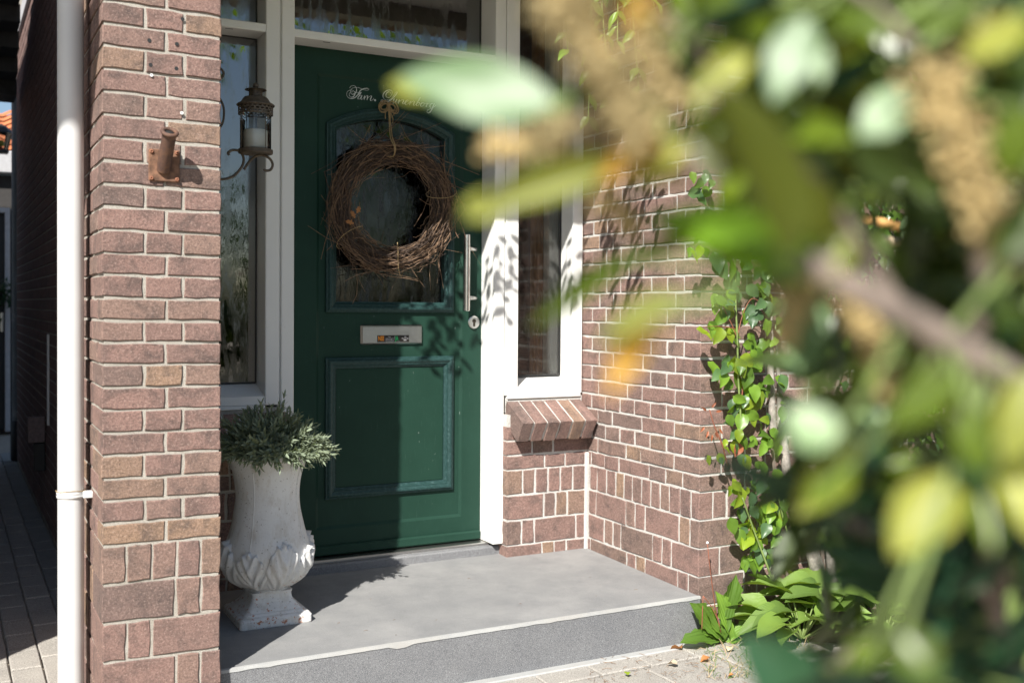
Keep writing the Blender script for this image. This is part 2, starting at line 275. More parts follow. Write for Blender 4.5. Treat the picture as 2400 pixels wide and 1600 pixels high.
# ------------------------------------------------------------------ helpers: geometry
class MB:
    def __init__(s): s.v = []; s.f = []
    def add(s, vs, fs):
        n = len(s.v); s.v += [tuple(x) for x in vs]; s.f += [tuple(i+n for i in q) for q in fs]; return s
    def box(s, x0, x1, y0, y1, z0, z1):
        return s.add([(x0,y0,z0),(x1,y0,z0),(x1,y1,z0),(x0,y1,z0),(x0,y0,z1),(x1,y0,z1),(x1,y1,z1),(x0,y1,z1)],
                     [(0,3,2,1),(4,5,6,7),(0,1,5,4),(1,2,6,5),(2,3,7,6),(3,0,4,7)])
    def rbox(s, x0, x1, y0, y1, z0, z1, b=0.004, jit=0.0, rnd=random):
        X = (x0, x1); Y = (y0, y1); Z = (z0, z1); idx = {}; vs = []
        for i in (0,1):
            for j in (0,1):
                for k in (0,1):
                    sx, sy, sz = 1-2*i, 1-2*j, 1-2*k
                    jx, jy, jz = (rnd.uniform(-jit, jit) for _ in range(3))
                    c = (X[i]+jx, Y[j]+jy, Z[k]+jz)
                    for a, d in enumerate(((0,sy*b,sz*b),(sx*b,0,sz*b),(sx*b,sy*b,0))):
                        idx[i,j,k,a] = len(vs); vs.append((c[0]+d[0], c[1]+d[1], c[2]+d[2]))
        g = idx; fs = []
        for i in (0,1):
            q = [g[i,0,0,0], g[i,1,0,0], g[i,1,1,0], g[i,0,1,0]]; fs.append(q if i else q[::-1])
            q = [g[0,i,0,1], g[0,i,1,1], g[1,i,1,1], g[1,i,0,1]]; fs.append(q if i else q[::-1])
            q = [g[0,0,i,2], g[1,0,i,2], g[1,1,i,2], g[0,1,i,2]]; fs.append(q if i else q[::-1])
        for i in (0,1):
            for j in (0,1):
                q = [g[i,j,0,0], g[i,j,1,0], g[i,j,1,1], g[i,j,0,1]]; fs.append(q if (i ^ j) else q[::-1])
                q = [g[i,0,j,0], g[i,1,j,0], g[i,1,j,2], g[i,0,j,2]]; fs.append(q[::-1] if (i ^ j) else q)
                q = [g[0,i,j,1], g[1,i,j,1], g[1,i,j,2], g[0,i,j,2]]; fs.append(q if (i ^ j) else q[::-1])
        for (i,j,k) in [(a,b2,c) for a in (0,1) for b2 in (0,1) for c in (0,1)]:
            q = [g[i,j,k,0], g[i,j,k,1], g[i,j,k,2]]; fs.append(q if (i ^ j ^ k) else q[::-1])
        return s.add(vs, fs)
    def tube(s, pts, rad, n=8, cap=True):
        pts = [Vector(p) for p in pts]; m = len(pts)
        rad = rad if isinstance(rad, (list, tuple)) else [rad]*m
        t0 = (pts[1]-pts[0]).normalized(); ref = Vector((0,0,1)) if abs(t0.z) < 0.9 else Vector((1,0,0))
        nx = t0.cross(ref).normalized(); vs = []; fs = []
        for i, p in enumerate(pts):
            t = (pts[min(i+1,m-1)]-pts[max(i-1,0)])
            t = t.normalized() if t.length > 1e-9 else t0
            nx = (nx - t*nx.dot(t)); nx = nx.normalized() if nx.length > 1e-6 else t.orthogonal().normalized(); ny = t.cross(nx)
            for k in range(n):
                a = 2*math.pi*k/n; vs.append(p + (nx*math.cos(a)+ny*math.sin(a))*rad[i])
        for i in range(m-1):
            for k in range(n): fs.append((i*n+k, i*n+(k+1)%n, (i+1)*n+(k+1)%n, (i+1)*n+k))
        if cap: fs += [tuple(range(n))[::-1], tuple(range((m-1)*n, m*n))]
        return s.add(vs, fs)
    def lathe(s, prof, c, n=32, mod=None):
        vs = []; fs = []; m = len(prof)
        for i, (r, z) in enumerate(prof):
            for k in range(n):
                a = 2*math.pi*k/n; rr = r + (mod(a, z) if mod else 0); vs.append((c[0]+rr*math.cos(a), c[1]+rr*math.sin(a), c[2]+z))
        for i in range(m-1):
            for k in range(n): fs.append((i*n+k, i*n+(k+1)%n, (i+1)*n+(k+1)%n, (i+1)*n+k))
        return s.add(vs, fs)
    def ball(s, c, r, n=8, m=6, sq=(1,1,1)):
        vs = [(c[0], c[1], c[2]-r*sq[2])]; fs = []
        for i in range(1, m):
            th = -math.pi/2 + math.pi*i/m
            for k in range(n):
                a = 2*math.pi*k/n; vs.append((c[0]+r*sq[0]*math.cos(th)*math.cos(a), c[1]+r*sq[1]*math.cos(th)*math.sin(a), c[2]+r*sq[2]*math.sin(th)))
        vs.append((c[0], c[1], c[2]+r*sq[2])); last = len(vs)-1
        for k in range(n):
            fs.append((0, 1+(k+1)%n, 1+k)); fs.append((last, last-n+k, last-n+(k+1)%n))
        for i in range(m-2):
            for k in range(n): a = 1+i*n; fs.append((a+k, a+(k+1)%n, a+n+(k+1)%n, a+n+k))
        return s.add(vs, fs)
    def mesh(s, name, mat, smooth=False, recalc=False):
        me = bpy.data.meshes.new(name); me.from_pydata(s.v, [], s.f)
        if recalc:
            b = bmesh.new(); b.from_mesh(me); bmesh.ops.recalc_face_normals(b, faces=b.faces); b.to_mesh(me); b.free()
        me.materials.append(mat)
        if smooth: me.polygons.foreach_set('use_smooth', [True]*len(me.polygons))
        me.update(); return me
    def build(s, name, mat, parent=None, smooth=False, recalc=False):
        return link(name, s.mesh(name, mat, smooth, recalc), parent)
def link(name, me, parent=None, mw=None):
    o = bpy.data.objects.new(name, me); col.objects.link(o)
    if parent:
        o.parent = parent; o.matrix_parent_inverse = Matrix.Translation(-Vector(parent.location)) if parent.type == 'EMPTY' and not parent.parent else Matrix()
    if mw is not None: o.matrix_basis = mw
    return o
def thing(name, label, cat, loc, group=None):
    o = bpy.data.objects.new(name, None); col.objects.link(o); o.location = loc; o.empty_display_size = 0.1
    o['label'] = label; o['category'] = cat
    if group: o['group'] = group
    return o
def tag(o, label, cat, group=None):
    o['label'] = label; o['category'] = cat
    if group: o['group'] = group
    return o
def crom(pts, n=6):
    P = [Vector(p) for p in pts]; P = [P[0]*2-P[1]] + P + [P[-1]*2-P[-2]]; out = []
    for i in range(1, len(P)-2):
        a, b, c, d = P[i-1:i+3]
        for k in range(n):
            t = k/n; out.append(0.5*((2*b)+(c-a)*t+(2*a-5*b+4*c-d)*t*t+(3*b-a-3*c+d)*t*t*t))
    out.append(P[-2]); return out

# ------------------------------------------------------------------ brickwork
JT = 0.0088
_bm = {}
def brick_mesh(w, h, d, mat, variant):
    w = round(w/0.004)*0.004; h = round(h/0.002)*0.002
    key = (w, h, d, mat.name, variant)
    if key in _bm: return _bm[key]
    rnd = random.Random(str(key)); b = 0.0024; j = 0.0019
    def ring():
        nt_ = 4 if w > 0.12 else 3; ns = 2 if h < 0.08 else 3
        P = [(-w/2 + w*i/nt_, -h/2) for i in range(nt_)] + [(w/2, -h/2 + h*i/ns) for i in range(ns)]
        P += [(w/2 - w*i/nt_, h/2) for i in range(nt_)] + [(-w/2, h/2 - h*i/ns) for i in range(ns)]
        return [(x+rnd.uniform(-j, j)*(1.5 if rnd.random() < 0.15 else 1), z+rnd.uniform(-j, j)*(1.5 if rnd.random() < 0.15 else 1)) for x, z in P]
    P = ring(); n = len(P); vs = []
    for x, z in P: vs.append((x - math.copysign(b, x) if abs(abs(x)-w/2) < 0.004 else x, rnd.uniform(-0.0006, 0.0006), z - math.copysign(b, z) if abs(abs(z)-h/2) < 0.004 else z))
    for x, z in P: vs.append((x, b, z))
    for x, z in P: vs.append((max(-w/2, min(w/2, x)), d, max(-h/2, min(h/2, z))))
    fs = [tuple(range(n))] + [(k, n+k, n+(k+1)%n, (k+1)%n) for k in range(n)] + [(n+k, 2*n+k, 2*n+(k+1)%n, n+(k+1)%n) for k in range(n)]
    me = MB().add(vs, fs).mesh('brick', mat); _bm[key] = me; return me
def put_brick(parent, face, a0, a1, plane, z0, z1, mat=BRICK, d=0.095, tilt=0.0, proud=None, joint=JT):
    """face '-y': spans x a0..a1 on plane y; face '-x': spans y a0..a1 on plane x."""
    w = abs(a1-a0)-joint; h = z1-z0-joint
    if w < 0.012 or h < 0.008: return None
    me = brick_mesh(w, h, d, mat, random.randrange(4))
    pr = random.uniform(-0.0018, 0.0018) if proud is None else proud
    m = (a0+a1)/2; zc = (z0+z1)/2
    if face == '-y': loc = (m, plane+pr, zc); rz = 0
    else: loc = (plane+pr, m, zc); rz = -math.pi/2
    o = link('brick', me, parent); o.matrix_basis = Matrix.Translation(loc) @ Matrix.Rotation(rz, 4, 'Z') @ Matrix.Rotation(tilt+random.uniform(-0.004, 0.004), 4, 'Y')
    return o
H = 0.0615

# ================================================================== SETTING: ground
gm = MB(); gm.add([(-200,-200,-0.012),(200,-200,-0.012),(200,200,-0.012),(-200,200,-0.012)], [(0,1,2,3)])
ground = gm.build('ground', SAND); ground['kind'] = 'structure'
bed = MB(); bx0, bx1, by0, by1 = 2.62, 7.0, 1.9, 3.2; nx, ny = 44, 14; vs = []; fs = []
for j in range(ny+1):
    for i in range(nx+1):
        x = bx0+(bx1-bx0)*i/nx; y = by0+(by1-by0)*j/ny; e = min(1, i/3, (nx-i)/3, j/3)
        vs.append((x, y, -0.03+e*(0.045+0.03*noise.noise((x*6, y*6, 0)))))
for j in range(ny):
    for i in range(nx): q = j*(nx+1)+i; fs.append((q, q+1, q+nx+2, q+nx+1))
o = bed.add(vs, fs).build('garden_bed', SOIL, smooth=True); o['kind'] = 'structure'
# pavers of the alley and the forecourt: each a block with its own edges
def paver_mesh(w, l, mat, v):
    rnd = random.Random(v+int(w*1000)); return MB().rbox(-w/2, w/2, -l/2, l/2, -0.05, 0.0, 0.004, 0.0015, rnd).mesh('paver', mat)
PM = {(k, mt.name): [paver_mesh(k[0]-0.006, k[1]-0.006, mt, i) for i in range(3)] for k in ((0.10, 0.205), (0.205, 0.10), (0.30, 0.30)) for mt in (PAVER, PAVERG)}
def put_paver(x, y, k, mat):
    o = link('paver', random.choice(PM[k, mat.name]), ground); o.location = (x, y, random.uniform(-0.003, 0.003)); o.rotation_euler = (random.uniform(-.006,.006), random.uniform(-.006,.006), random.uniform(-.006,.006))
n_p = 0
for i in range(7):                                      # alley, running bond along the passage
    x = 0.44 - i*0.10
    for j in range(34):
        y = 2.75 + j*0.205 + (0.1025 if i % 2 else 0)
        pxl = (Vector((x, y, 0))-EYE); dz = pxl.dot(FWD)
        sx = CX + F*pxl.dot(RT)/dz; sy = PPY - F*pxl.dot(UP)/dz
        if -60 < sx < 560 and sy < 1680: put_paver(x, y, (0.10, 0.205), PAVERG if i == 0 else PAVER); n_p += 1
for i in range(12):                                     # row against the step, then square slabs
    put_paver(0.80+i*0.205, 2.995, (0.205, 0.10), PAVER)
for i in range(16):
    for j in range(3): put_paver(0.75+i*0.30+(0.15 if j % 2 else 0), 2.79-j*0.30, (0.30, 0.30), PAVER)

# ================================================================== brick pillar on the left of the porch
PY = 3.034; PX0, PX1 = 0.374, 0.690; PTILT = -0.0115
pil = thing('brick_pillar', 'brown brick pillar between the alley downpipe and the green front door', 'pillar', (0.53, 3.3, 0))
pj = {}                                                # bed joints at the pillar's left edge, measured in photograph pixels
J = [2, 54, 105.9, 160.2, 213, 267.9, 320.9, 375, 430.6, 483.7, 537.8, 592.6, 643.1, 697.2, 750.8, 802.5, 854.8, 908.4, 962, 1015.6, 1067.9, 1123.5, 1175, 1228, 1280.4, 1370.4, 1462.2, 1553.3]
JZ = [at(250, y, 'y', PY).z for y in J]
while JZ[0] < 2.7: JZ.insert(0, JZ[0]+H)
top_extra = len(JZ)-len(J)
JZ += [JZ[-1]-0.105, JZ[-1]-0.21+0.0]
JZ = [z for z in JZ if z > -0.04]
SPL = {'A': (0.525,), 'B': (0.345, 0.675), 24: (0.20, 0.41, 0.62, 0.825), 25: (0.615, 0.835), 26: (0.20, 0.41), 27: (0.615, 0.825), 28: (0.2, 0.41, 0.62, 0.825), 29: (0.5,)}
mo = MB()
for r in range(len(JZ)-1):
    zt, zb = JZ[r], JZ[r+1]; i = r-top_extra
    sp = SPL[i] if i >= 24 else SPL['B' if i % 2 == 0 else 'A']
    xs = [PX0-JT/2] + [PX0+(PX1-PX0)*(f+random.uniform(-.006,.006)) for f in sp] + [PX1+JT/2]
    for k in range(len(xs)-1):
        dx = (xs[k]+xs[k+1])/2-0.385
        corner = k == 0
        put_brick(pil, '-y', xs[k], xs[k+1], PY, zb+PTILT*dx, zt+PTILT*dx, d=(0.205 if (i % 2 == 0 or i >= 24) else 0.10) if corner else 0.09, tilt=-PTILT, proud=0.0 if corner else None)
    ret = 0.205 if (i % 2 == 0 or i >= 24) else 0.10
    y = PY+ret+JT/2
    first = True
    while y < 4.0:                                       # alley flank of the pillar
        L = (0.2125 if not first else 0.106) if i % 2 == 0 else 0.2125
        if i >= 24: L = (0.068, 0.2125, 0.068)[int(y*37) % 3]
        y1 = min(y+L, 4.0); put_brick(pil, '-x', y, y1, PX0, zb, zt); y = y1; first = False
mo.box(PX0+0.0045, PX1-0.0045, PY+0.0045, 3.94, 0, 2.7)
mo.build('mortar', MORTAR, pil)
# drill holes and plugs left in the pillar face
for px, py in ((350, 95), (414.5, 103.5), (353, 152.5), (413.5, 161), (428, 45)):
    p = at(px, py, 'y', PY-0.002); h_ = MB().lathe([(0.0055, 0.0), (0.0, 0.0001)], (0, 0, 0), 10).build('drill_hole', DARK, pil)
    h_.matrix_basis = Matrix.Translation(p) @ Matrix.Rotation(-math.pi/2, 4, 'X')
for px, py in ((355, 176.5), (426, 265)):
    p = at(px, py, 'y', PY-0.003); h_ = MB().lathe([(0.0045, -0.002), (0.0045, 0.001), (0.0028, 0.001), (0.0022, -0.001), (0.0, -0.001)], (0, 0, 0), 10).build('wall_plug', STKW, pil)
    h_.matrix_basis = Matrix.Translation(p) @ Matrix.Rotation(math.pi/2, 4, 'X')

# ================================================================== porch return wall and the front wall on the right
XR, YF, YB = 2.4436, 3.0926, 3.858
K0 = 0.5455; KZ = [K0-0.105, K0-0.21, K0-0.314, K0-0.42, K0-0.525]
rev = thing('brick_wall', 'sunlit brown brick return wall of the porch with leaf shadows and pale joints', 'wall', (XR+0.1, 3.5, 0))
def zx(x): return at(1360+x*0.2551, 1000, 'x', XR).y     # measured joint positions on the return wall -> depth
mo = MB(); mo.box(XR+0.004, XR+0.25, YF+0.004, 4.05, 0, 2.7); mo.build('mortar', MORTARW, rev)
frontw = thing('brick_wall', 'brown brick front wall behind the climbing rose and old vine trunk', 'wall', (3.5, YF+0.1, 0))
mo = MB(); mo.box(XR+0.2505, 7.0, YF+0.004, YF+0.25, 0, 3.2); mo.build('mortar', MORTAR, frontw)
for r in range(35):
    zb = K0+r*H; zt = zb+H
    if zt > 2.7: break
    seq = []
    if r % 2 == 0: y = YF-JT/2; first = 0.106; rest = 0.106; cd = 0.2125
    else: y = YF-JT/2; first = 0.160; rest = 0.2125; cd = 0.100
    k = 0
    while y < 3.93:
        L = first if k == 0 else rest
        if r % 2 and k == (2 if r % 4 == 1 else 3): L = 0.106
        if r % 2 == 0 and k == 3 and r % 6 == 0: L = 0.2125
        y1 = min(y+L*random.uniform(0.985, 1.015), 3.93)
        put_brick(rev, '-x', y, y1, XR, zb, zt, d=(cd if k == 0 else 0.095), proud=0.0 if k == 0 else None); y = y1; k += 1
    x = XR+cd+JT/2+0.0
    k = 0
    while x < 3.30:
        L = 0.2125 if (r % 2 or k) else 0.106
        if r % 2 == 0 and k > 0: L = 0.106
        put_brick(frontw, '-y', x, x+L, YF, zb, zt); x += L; k += 1
plr = [(85, 155, 240, 325, 400, 480, 565, 648, 735, 820, 920, 1020), (78, 148, 422, 505, 598, 912, 1012), (78, 222, 302, 378, 670, 758, 842), (95, 432, 518, 600, 905, 998), (300, 560, 820)]
cdp = (0.062, 0.2125, 0.095, 0.2125, 0.1)
for j in range(5):
    zt = K0 if j == 0 else KZ[j-1]; zb = KZ[j]
    ys = [YF-JT/2] + [zx(x) for x in plr[j][::-1]] + [YB+0.03]
    ys = [y for y in ys if y <= YB+0.03]
    for k in range(len(ys)-1): put_brick(rev, '-x', ys[k], ys[k+1], XR, zb, zt, d=cdp[j] if k == 0 else 0.09, proud=0.0 if k == 0 else None)
    x = XR+cdp[j]+JT/2; k = 0
    while x < 3.30:
        L = 0.066 if (j == 0 or (k+j) % 3 == 0 or (k+j) % 3 == 1) else 0.2125
        put_brick(frontw, '-y', x, x+L, YF, zb, zt); x += L; k += 1
far = MB()                                               # the rest of that wall, behind the foliage
for r in range(-5, 36):
    zb = K0+r*H if r >= 0 else KZ[-r-1]; zt = K0+(r+1)*H if r >= 0 else (K0 if r == -1 else KZ[-r-2])
    x = 3.32+(0.05 if r % 2 else 0)
    while x < 6.9:
        L = 0.2125 if r % 2 else 0.106
        far.rbox(x+JT/2, x+L-JT/2, YF+random.uniform(-.0015,.0015), YF+0.06, zb+JT/2, zt-JT/2, 0.003); x += L
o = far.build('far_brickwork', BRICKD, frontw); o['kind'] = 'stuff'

# short wall under the right-hand side light with its brick-on-edge sill
sub = thing('brick_wall', 'low brick wall below the right side window, under a sloping brick sill', 'wall', (2.25, YB+0.1, 0))
XS0 = 2.050
def zb7(x): return at(1160+x*0.2551, 1000, 'y', YB).x
rows = [(0.5455+2*H, 0.5455+3*H, (345, 538)), (0.5455+H, 0.5455+2*H, (345, 538)), (0.5455, 0.5455+H, (460, 650)), (KZ[0], K0, (260, 375, 492, 608, 722)), (KZ[1], KZ[0], (457, 567, 672)), (KZ[2], KZ[1], (252, 372, 752)), (KZ[3], KZ[2], (443, 555, 665))]
for zb, zt, sp in rows:
    xs = [XS0-JT/2] + [zb7(x) for x in sp] + [XR+0.004]
    for k in range(len(xs)-1): put_brick(sub, '-y', xs[k], xs[k+1], YB, zb, zt, proud=0.0 if k == 0 else None, d=0.09)
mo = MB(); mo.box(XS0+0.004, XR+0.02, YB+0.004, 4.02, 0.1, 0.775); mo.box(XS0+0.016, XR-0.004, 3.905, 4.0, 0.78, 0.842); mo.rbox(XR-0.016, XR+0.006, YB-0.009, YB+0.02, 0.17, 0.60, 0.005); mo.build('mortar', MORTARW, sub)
S0, S1 = 2.062, 2.432                                    # sloping sill bricks
def sill_run(parent, x0, x1, n):
    wv = (x1-x0)/n; ang = math.atan2(0.075, 0.137)
    for k in range(n):
        me = brick_mesh(wv-0.011, 0.092, 0.16, BRICK, 10+k % 4)
        b = MB(); o = link('sill_brick', me, parent)
        # local y runs into the house and down the back, local z is the face's height; lean the face
        o.matrix_basis = Matrix.Translation((x0+wv*(k+0.5), 3.779+random.uniform(-.002,.002), 0.709+random.uniform(-.002,.002))) @ Matrix.Rotation(ang, 4, 'X')
    m = MB(); m.rbox(x0+0.012, x1-0.012, 0.005, 0.158, -0.042, 0.0430, 0.003)
    o = m.build('sill_mortar', MORTARW, parent); o.matrix_basis = Matrix.Translation((0, 3.779, 0.709)) @ Matrix.Rotation(ang, 4, 'X')
sill_run(sub, S0, S1, 6)
# the same wall under the left side light, seen between the pillar and the urn
subl = thing('brick_wall', 'shaded low brick wall behind the white urn, under the left side window', 'wall', (0.95, YB+0.1, 0))
for idx, (zb, zt, sp) in enumerate(rows):
    x = 0.70
    L = (0.2125, 0.106, 0.2125, 0.066, 0.14, 0.14, 0.2)[idx]
    while x < 1.12: put_brick(subl, '-y', x, min(x+L, 1.14), YB, zb, zt); x += L
mo = MB(); mo.box(0.70, 1.14, YB+0.004, 4.02, 0.1, 0.775); mo.box(0.70, 1.14, 3.905, 4.0, 0.78, 0.842); mo.build('mortar', MORTAR, subl)
sill_run(subl, 0.70, 1.14, 7)

# lintel and soffit of the porch, above the picture; they shade the door
lin = thing('porch_lintel', 'brick lintel across the porch opening above the door', 'lintel', (1.5, 3.1, 2.6))
mo = MB(); mo.box(PX0, XR+0.2, PY+0.006, 3.22, 2.612, 3.2); mo.build('mortar', MORTAR, lin)
x = PX0
while x < XR: put_brick(lin, '-y', x, x+0.066, PY+0.002, 2.608, 2.82); x += 0.066
so_ = MB(); so_.box(PX0+0.1, XR+0.2, 3.225, 4.2, 2.70, 2.74); so_.build('soffit', FRAME, lin)

# ================================================================== porch step
step = thing('porch_step', 'grey stone porch step with a pale bare edge in front of the door', 'step', (1.55, 3.45, 0))
s = MB(); zf, zbk = 0.166, 0.188
SX0, SX1 = 0.693, XR-0.003
xs_ = [SX0+(SX1-SX0)*i/60 for i in range(61)]
vs = []; fs = []
for x in xs_:
    e = 0.0012*noise.noise((x*24, 0, 3)); c = 0.006 if abs(x-1.262) < 0.025 else 0
    vs += [(x, 3.95, zbk), (x, PY+0.058, zf+0.001), (x, PY+0.046, zf+e), (x, PY+0.041, zf-0.005+e-c)]
for i in range(60):
    for k in range(3): q = i*4+k; fs.append((q, q+1, q+5, q+4))
s.add(vs, fs); s.build('slab', STEP, step, recalc=False)
e_ = MB()                                               # bare, chipped arris along the front
vs = []; fs = []
for i, x in enumerate(xs_):
    n1 = 0.0022*noise.noise((x*30, 1, 0)); n2 = 0.003*noise.noise((x*22, 5, 0)) + (0.007 if abs(x-1.262) < 0.022 else 0)
    vs += [(x, PY+0.050+n1, zf+0.0032), (x, PY+0.040, zf+0.0022), (x, PY+0.0385, zf-0.007-n2)]
for i in range(60):
    for k in range(2): q = i*3+k; fs.append((q, q+1, q+4, q+3))
e_.add(vs, fs).build('bare_edge', STEPEDGE, step)
MB().box(SX0, SX1, PY+0.041, 3.4, -0.02, zf-0.006).build('riser', RISER, step)
ft = MB(); ft.rbox(SX0-0.02, SX1+0.01, PY+0.004, PY+0.05, -0.03, 0.006, 0.004); ft.build('mortar_fillet', STEPEDGE, step)
up = MB(); up.rbox(1.06, 2.062, 3.925, 4.1, 0.16, 0.222, 0.006); up.build('door_upstand', RISER, step)

# ================================================================== door surround
YP = 3.895; GZ = CAMH
fr = thing('door_frame', 'cream window and door frame with side lights around the green door', 'door frame', (1.6, YP+0.06, 0.2))
def bar(name, x0, x1, y0, y1, z0, z1, b=0.003, mat=FRAME, parent=fr): return MB().rbox(x0, x1, y0, y1, z0, z1, b).build(name, mat, parent)
ZB, ZT, ZH = 0.235, 2.69, 2.229
bar('post', 1.049, 1.1015, YP, 4.06, 0.852, ZT)
bar('post', 1.1085, 1.158, YP, 4.06, ZB-0.03, ZT)
bar('rebate', 1.10, 1.11, YP+0.012, 4.0, ZB, ZT-0.01)
bar('door_stop', 1.156, 1.170, YP+0.045, 4.06, ZB, ZH+0.01)
bar('transom', 1.156, 2.007, YP+0.002, 4.07, ZH, ZH+0.030)
bar('transom', 0.70, 1.051, YP+0.002, 4.05, ZH+0.004, ZH+0.034)
bar('post', 2.005, 2.0535, YP, 4.07, ZB-0.0, ZT)
bar('stile', 2.0585, 2.121, YP+0.004, 4.02, 0.852, ZT)
bar('stile', 2.386, 2.437, YP+0.004, 4.02, 0.852, ZT)
bar('rebate', 2.05, 2.062, YP+0.014, 4.0, 0.86, ZT-0.01)
bar('head', 0.70, 2.437, YP-0.003, 4.08, ZT-0.02, ZT+0.05)
def rail(x0, x1, name='sill_rail'):                      # bottom rail with a sloping top
    m = MB(); z0, z1 = 0.8535, 0.885; zt2 = 0.926
    m.add([(x0,YP+.004,z0),(x1,YP+.004,z0),(x1,YP+.004,z1),(x0,YP+.004,z1),(x0,4.03,z0),(x1,4.03,z0),(x1,4.03,zt2),(x0,4.03,zt2)],
          [(0,1,2,3),(3,2,6,7),(4,7,6,5),(0,4,5,1),(0,3,7,4),(1,5,6,2)]); return m.build(name, FRAME, fr)
rail(2.1212, 2.3858); rail(0.70, 1.0488)
bar('drip_bar', 2.07, 2.43, YP+0.002, 3.95, 0.838, 0.852, 0.002)
bar('drip_bar', 0.70, 1.05, YP+0.002, 3.95, 0.838, 0.852, 0.002)
for x, z in ((0.905, ZH+0.0035), (1.275, ZH-0.0005)):    # drainage slots
    MB().box(x, x+0.028, YP+0.022, YP+0.026, z-0.0006, z+0.002).build('drain_slot', DARK, fr)
def pane(name, x0, x1, z0, z1, y, mat, th=0.006, gask=True):
    MB().box(x0, x1, y, y+th, z0, z1).build(name, mat, fr)
    if gask:
        g = MB(); t = 0.004
        g.box(x0-0.002, x0+t, y-0.004, y-0.0005, z0, z1); g.box(x1-t, x1+0.002, y-0.004, y-0.0005, z0, z1)
        g.box(x0+t, x1-t, y-0.004, y-0.0005, z0-0.002, z0+t); g.box(x0+t, x1-t, y-0.004, y-0.0005, z1-t, z1+0.002); g.build('gasket', DARK, fr)
pane('pane', 0.70, 1.048, 0.927, ZH+0.004, 4.022, PANE)
pane('pane', 0.70, 1.048, ZH+0.035, ZT, 4.022, PANE)
pane('pane', 1.159, 2.004, ZH+0.031, ZT, 4.035, PANE)
pane('pane', 2.122, 2.385, 0.927, ZT, 4.000, RPANE)
# the hall behind the glass
hall = thing('entrance_hall', 'dark entrance hall seen through the side windows', 'hall', (1.6, 4.8, 0.2))
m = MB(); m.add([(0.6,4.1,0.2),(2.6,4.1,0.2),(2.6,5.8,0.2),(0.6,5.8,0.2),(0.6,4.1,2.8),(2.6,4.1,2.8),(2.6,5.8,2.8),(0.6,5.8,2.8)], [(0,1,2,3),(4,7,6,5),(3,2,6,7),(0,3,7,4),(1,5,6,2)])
m.build('room_shell', NEARBLACK, hall)
def curtain(name, x0, x1, y, mat, n):
    m = MB(); vs = []; fs = []
    for i in range(n*6+1):
        t = i/(n*6); yy = y+0.012*math.sin(t*n*2*math.pi); x = x0+(x1-x0)*t; vs += [(x, yy, 0.8), (x, yy, 2.65)]
    for i in range(n*6): fs.append((2*i, 2*i+2, 2*i+3, 2*i+1))
    m.add(vs, fs).build(name, mat, hall, smooth=True)
curtain('curtain', 2.34, 2.43, 4.07, CURT, 4)
curtain('lining', 2.285, 2.345, 4.09, OCHREC, 3)

# ================================================================== the green front door
YD = 4.015
dr = thing('front_door', 'dark green panelled front door with an arched glass panel and white lettering', 'door', (1.59, YD, 0.235))
DX0, DX1, DZ0, DZ1 = 1.1705, 2.0045, 0.237, 2.2285
IX0, IX1, IZ0, IZ1 = 1.291, 1.908, 0.348, 2.122
# leaf core, with a stepped border around a slightly sunk field; the arched opening is cut as a real hole
MX0, MX1, MZB, MZS, RISE = 1.345, 1.851, 0.0005+1.222, 1.918, 0.078
def arch(x0, x1, zb, zs, rise, n=22):
    P = [(x0, zb), (x1, zb), (x1, zs)]; hw = (x1-x0)/2; rad = (hw*hw+rise*rise)/(2*rise); cz = zs+rise-rad; a = math.asin(hw/rad)
    for i in range(1, n): t = a-2*a*i/n; P.append(((x0+x1)/2+rad*math.sin(t), cz+rad*math.cos(t)))
    P.append((x0, zs)); return P
FY = YD+0.007
bmd = bmesh.new()
outer = [(IX0, IZ0), (IX1, IZ0), (IX1, IZ1), (IX0, IZ1)]; hole = arch(MX0, MX1, MZB, MZS, RISE)
ov = [bmd.verts.new((x, FY, z)) for x, z in outer]; hv = [bmd.verts.new((x, FY, z)) for x, z in hole]
ed = [bmd.edges.new((ov[i], ov[(i+1) % 4])) for i in range(4)] + [bmd.edges.new((hv[i], hv[(i+1) % len(hv)])) for i in range(len(hv))]
bmesh.ops.triangle_fill(bmd, use_beauty=True, use_dissolve=False, edges=ed, normal=(0, -1, 0))
for f in [f for f in bmd.faces if all(v in hv for v in f.verts)]: bmd.faces.remove(f)
hb = [bmd.verts.new((x, FY+0.045, z)) for x, z in hole]
for i in range(len(hv)): j = (i+1) % len(hv); bmd.faces.new((hv[i], hv[j], hb[j], hb[i]))
bmesh.ops.recalc_face_normals(bmd, faces=bmd.faces)
me = bpy.data.meshes.new('field'); bmd.to_mesh(me); bmd.free(); me.materials.append(DOOR); link('field', me, dr)
def border_piece(p):                                     # mitred rail of the leaf: outer edge, chamfered inner edge
    (ax, az), (bx, bz), (cx, cz), (dx, dz) = p
    cen = ((IX0+IX1)/2, (IZ0+IZ1)/2)
    def inn(x, z, k=0.012): return (x+math.copysign(k, cen[0]-x), z+math.copysign(k, cen[1]-z))
    e1 = inn(cx, cz); e2 = inn(dx, dz)
    m = MB(); m.add([(ax,YD,az),(bx,YD,bz),(cx,YD,cz),(dx,YD,dz),(e1[0],FY+.0005,e1[1]),(e2[0],FY+.0005,e2[1]),(ax,YD+.05,az),(bx,YD+.05,bz)], [(0,1,2,3),(3,2,4,5),(0,6,7,1)])
    m.build('rail', DOOR, dr, recalc=False)
O = [(DX0,DZ0),(DX1,DZ0),(DX1,DZ1),(DX0,DZ1)]; I = [(IX0-.008,IZ0-.008),(IX1+.008,IZ0-.008),(IX1+.008,IZ1+.008),(IX0-.008,IZ1+.008)]
for i in range(4): j = (i+1) % 4; border_piece((O[i], O[j], I[j], I[i]))
MB().rbox(DX0+.002, DX1-.002, YD-0.016, YD+0.004, DZ0+0.002, DZ0+0.040, 0.006).build('weather_bar', DOOR, dr)
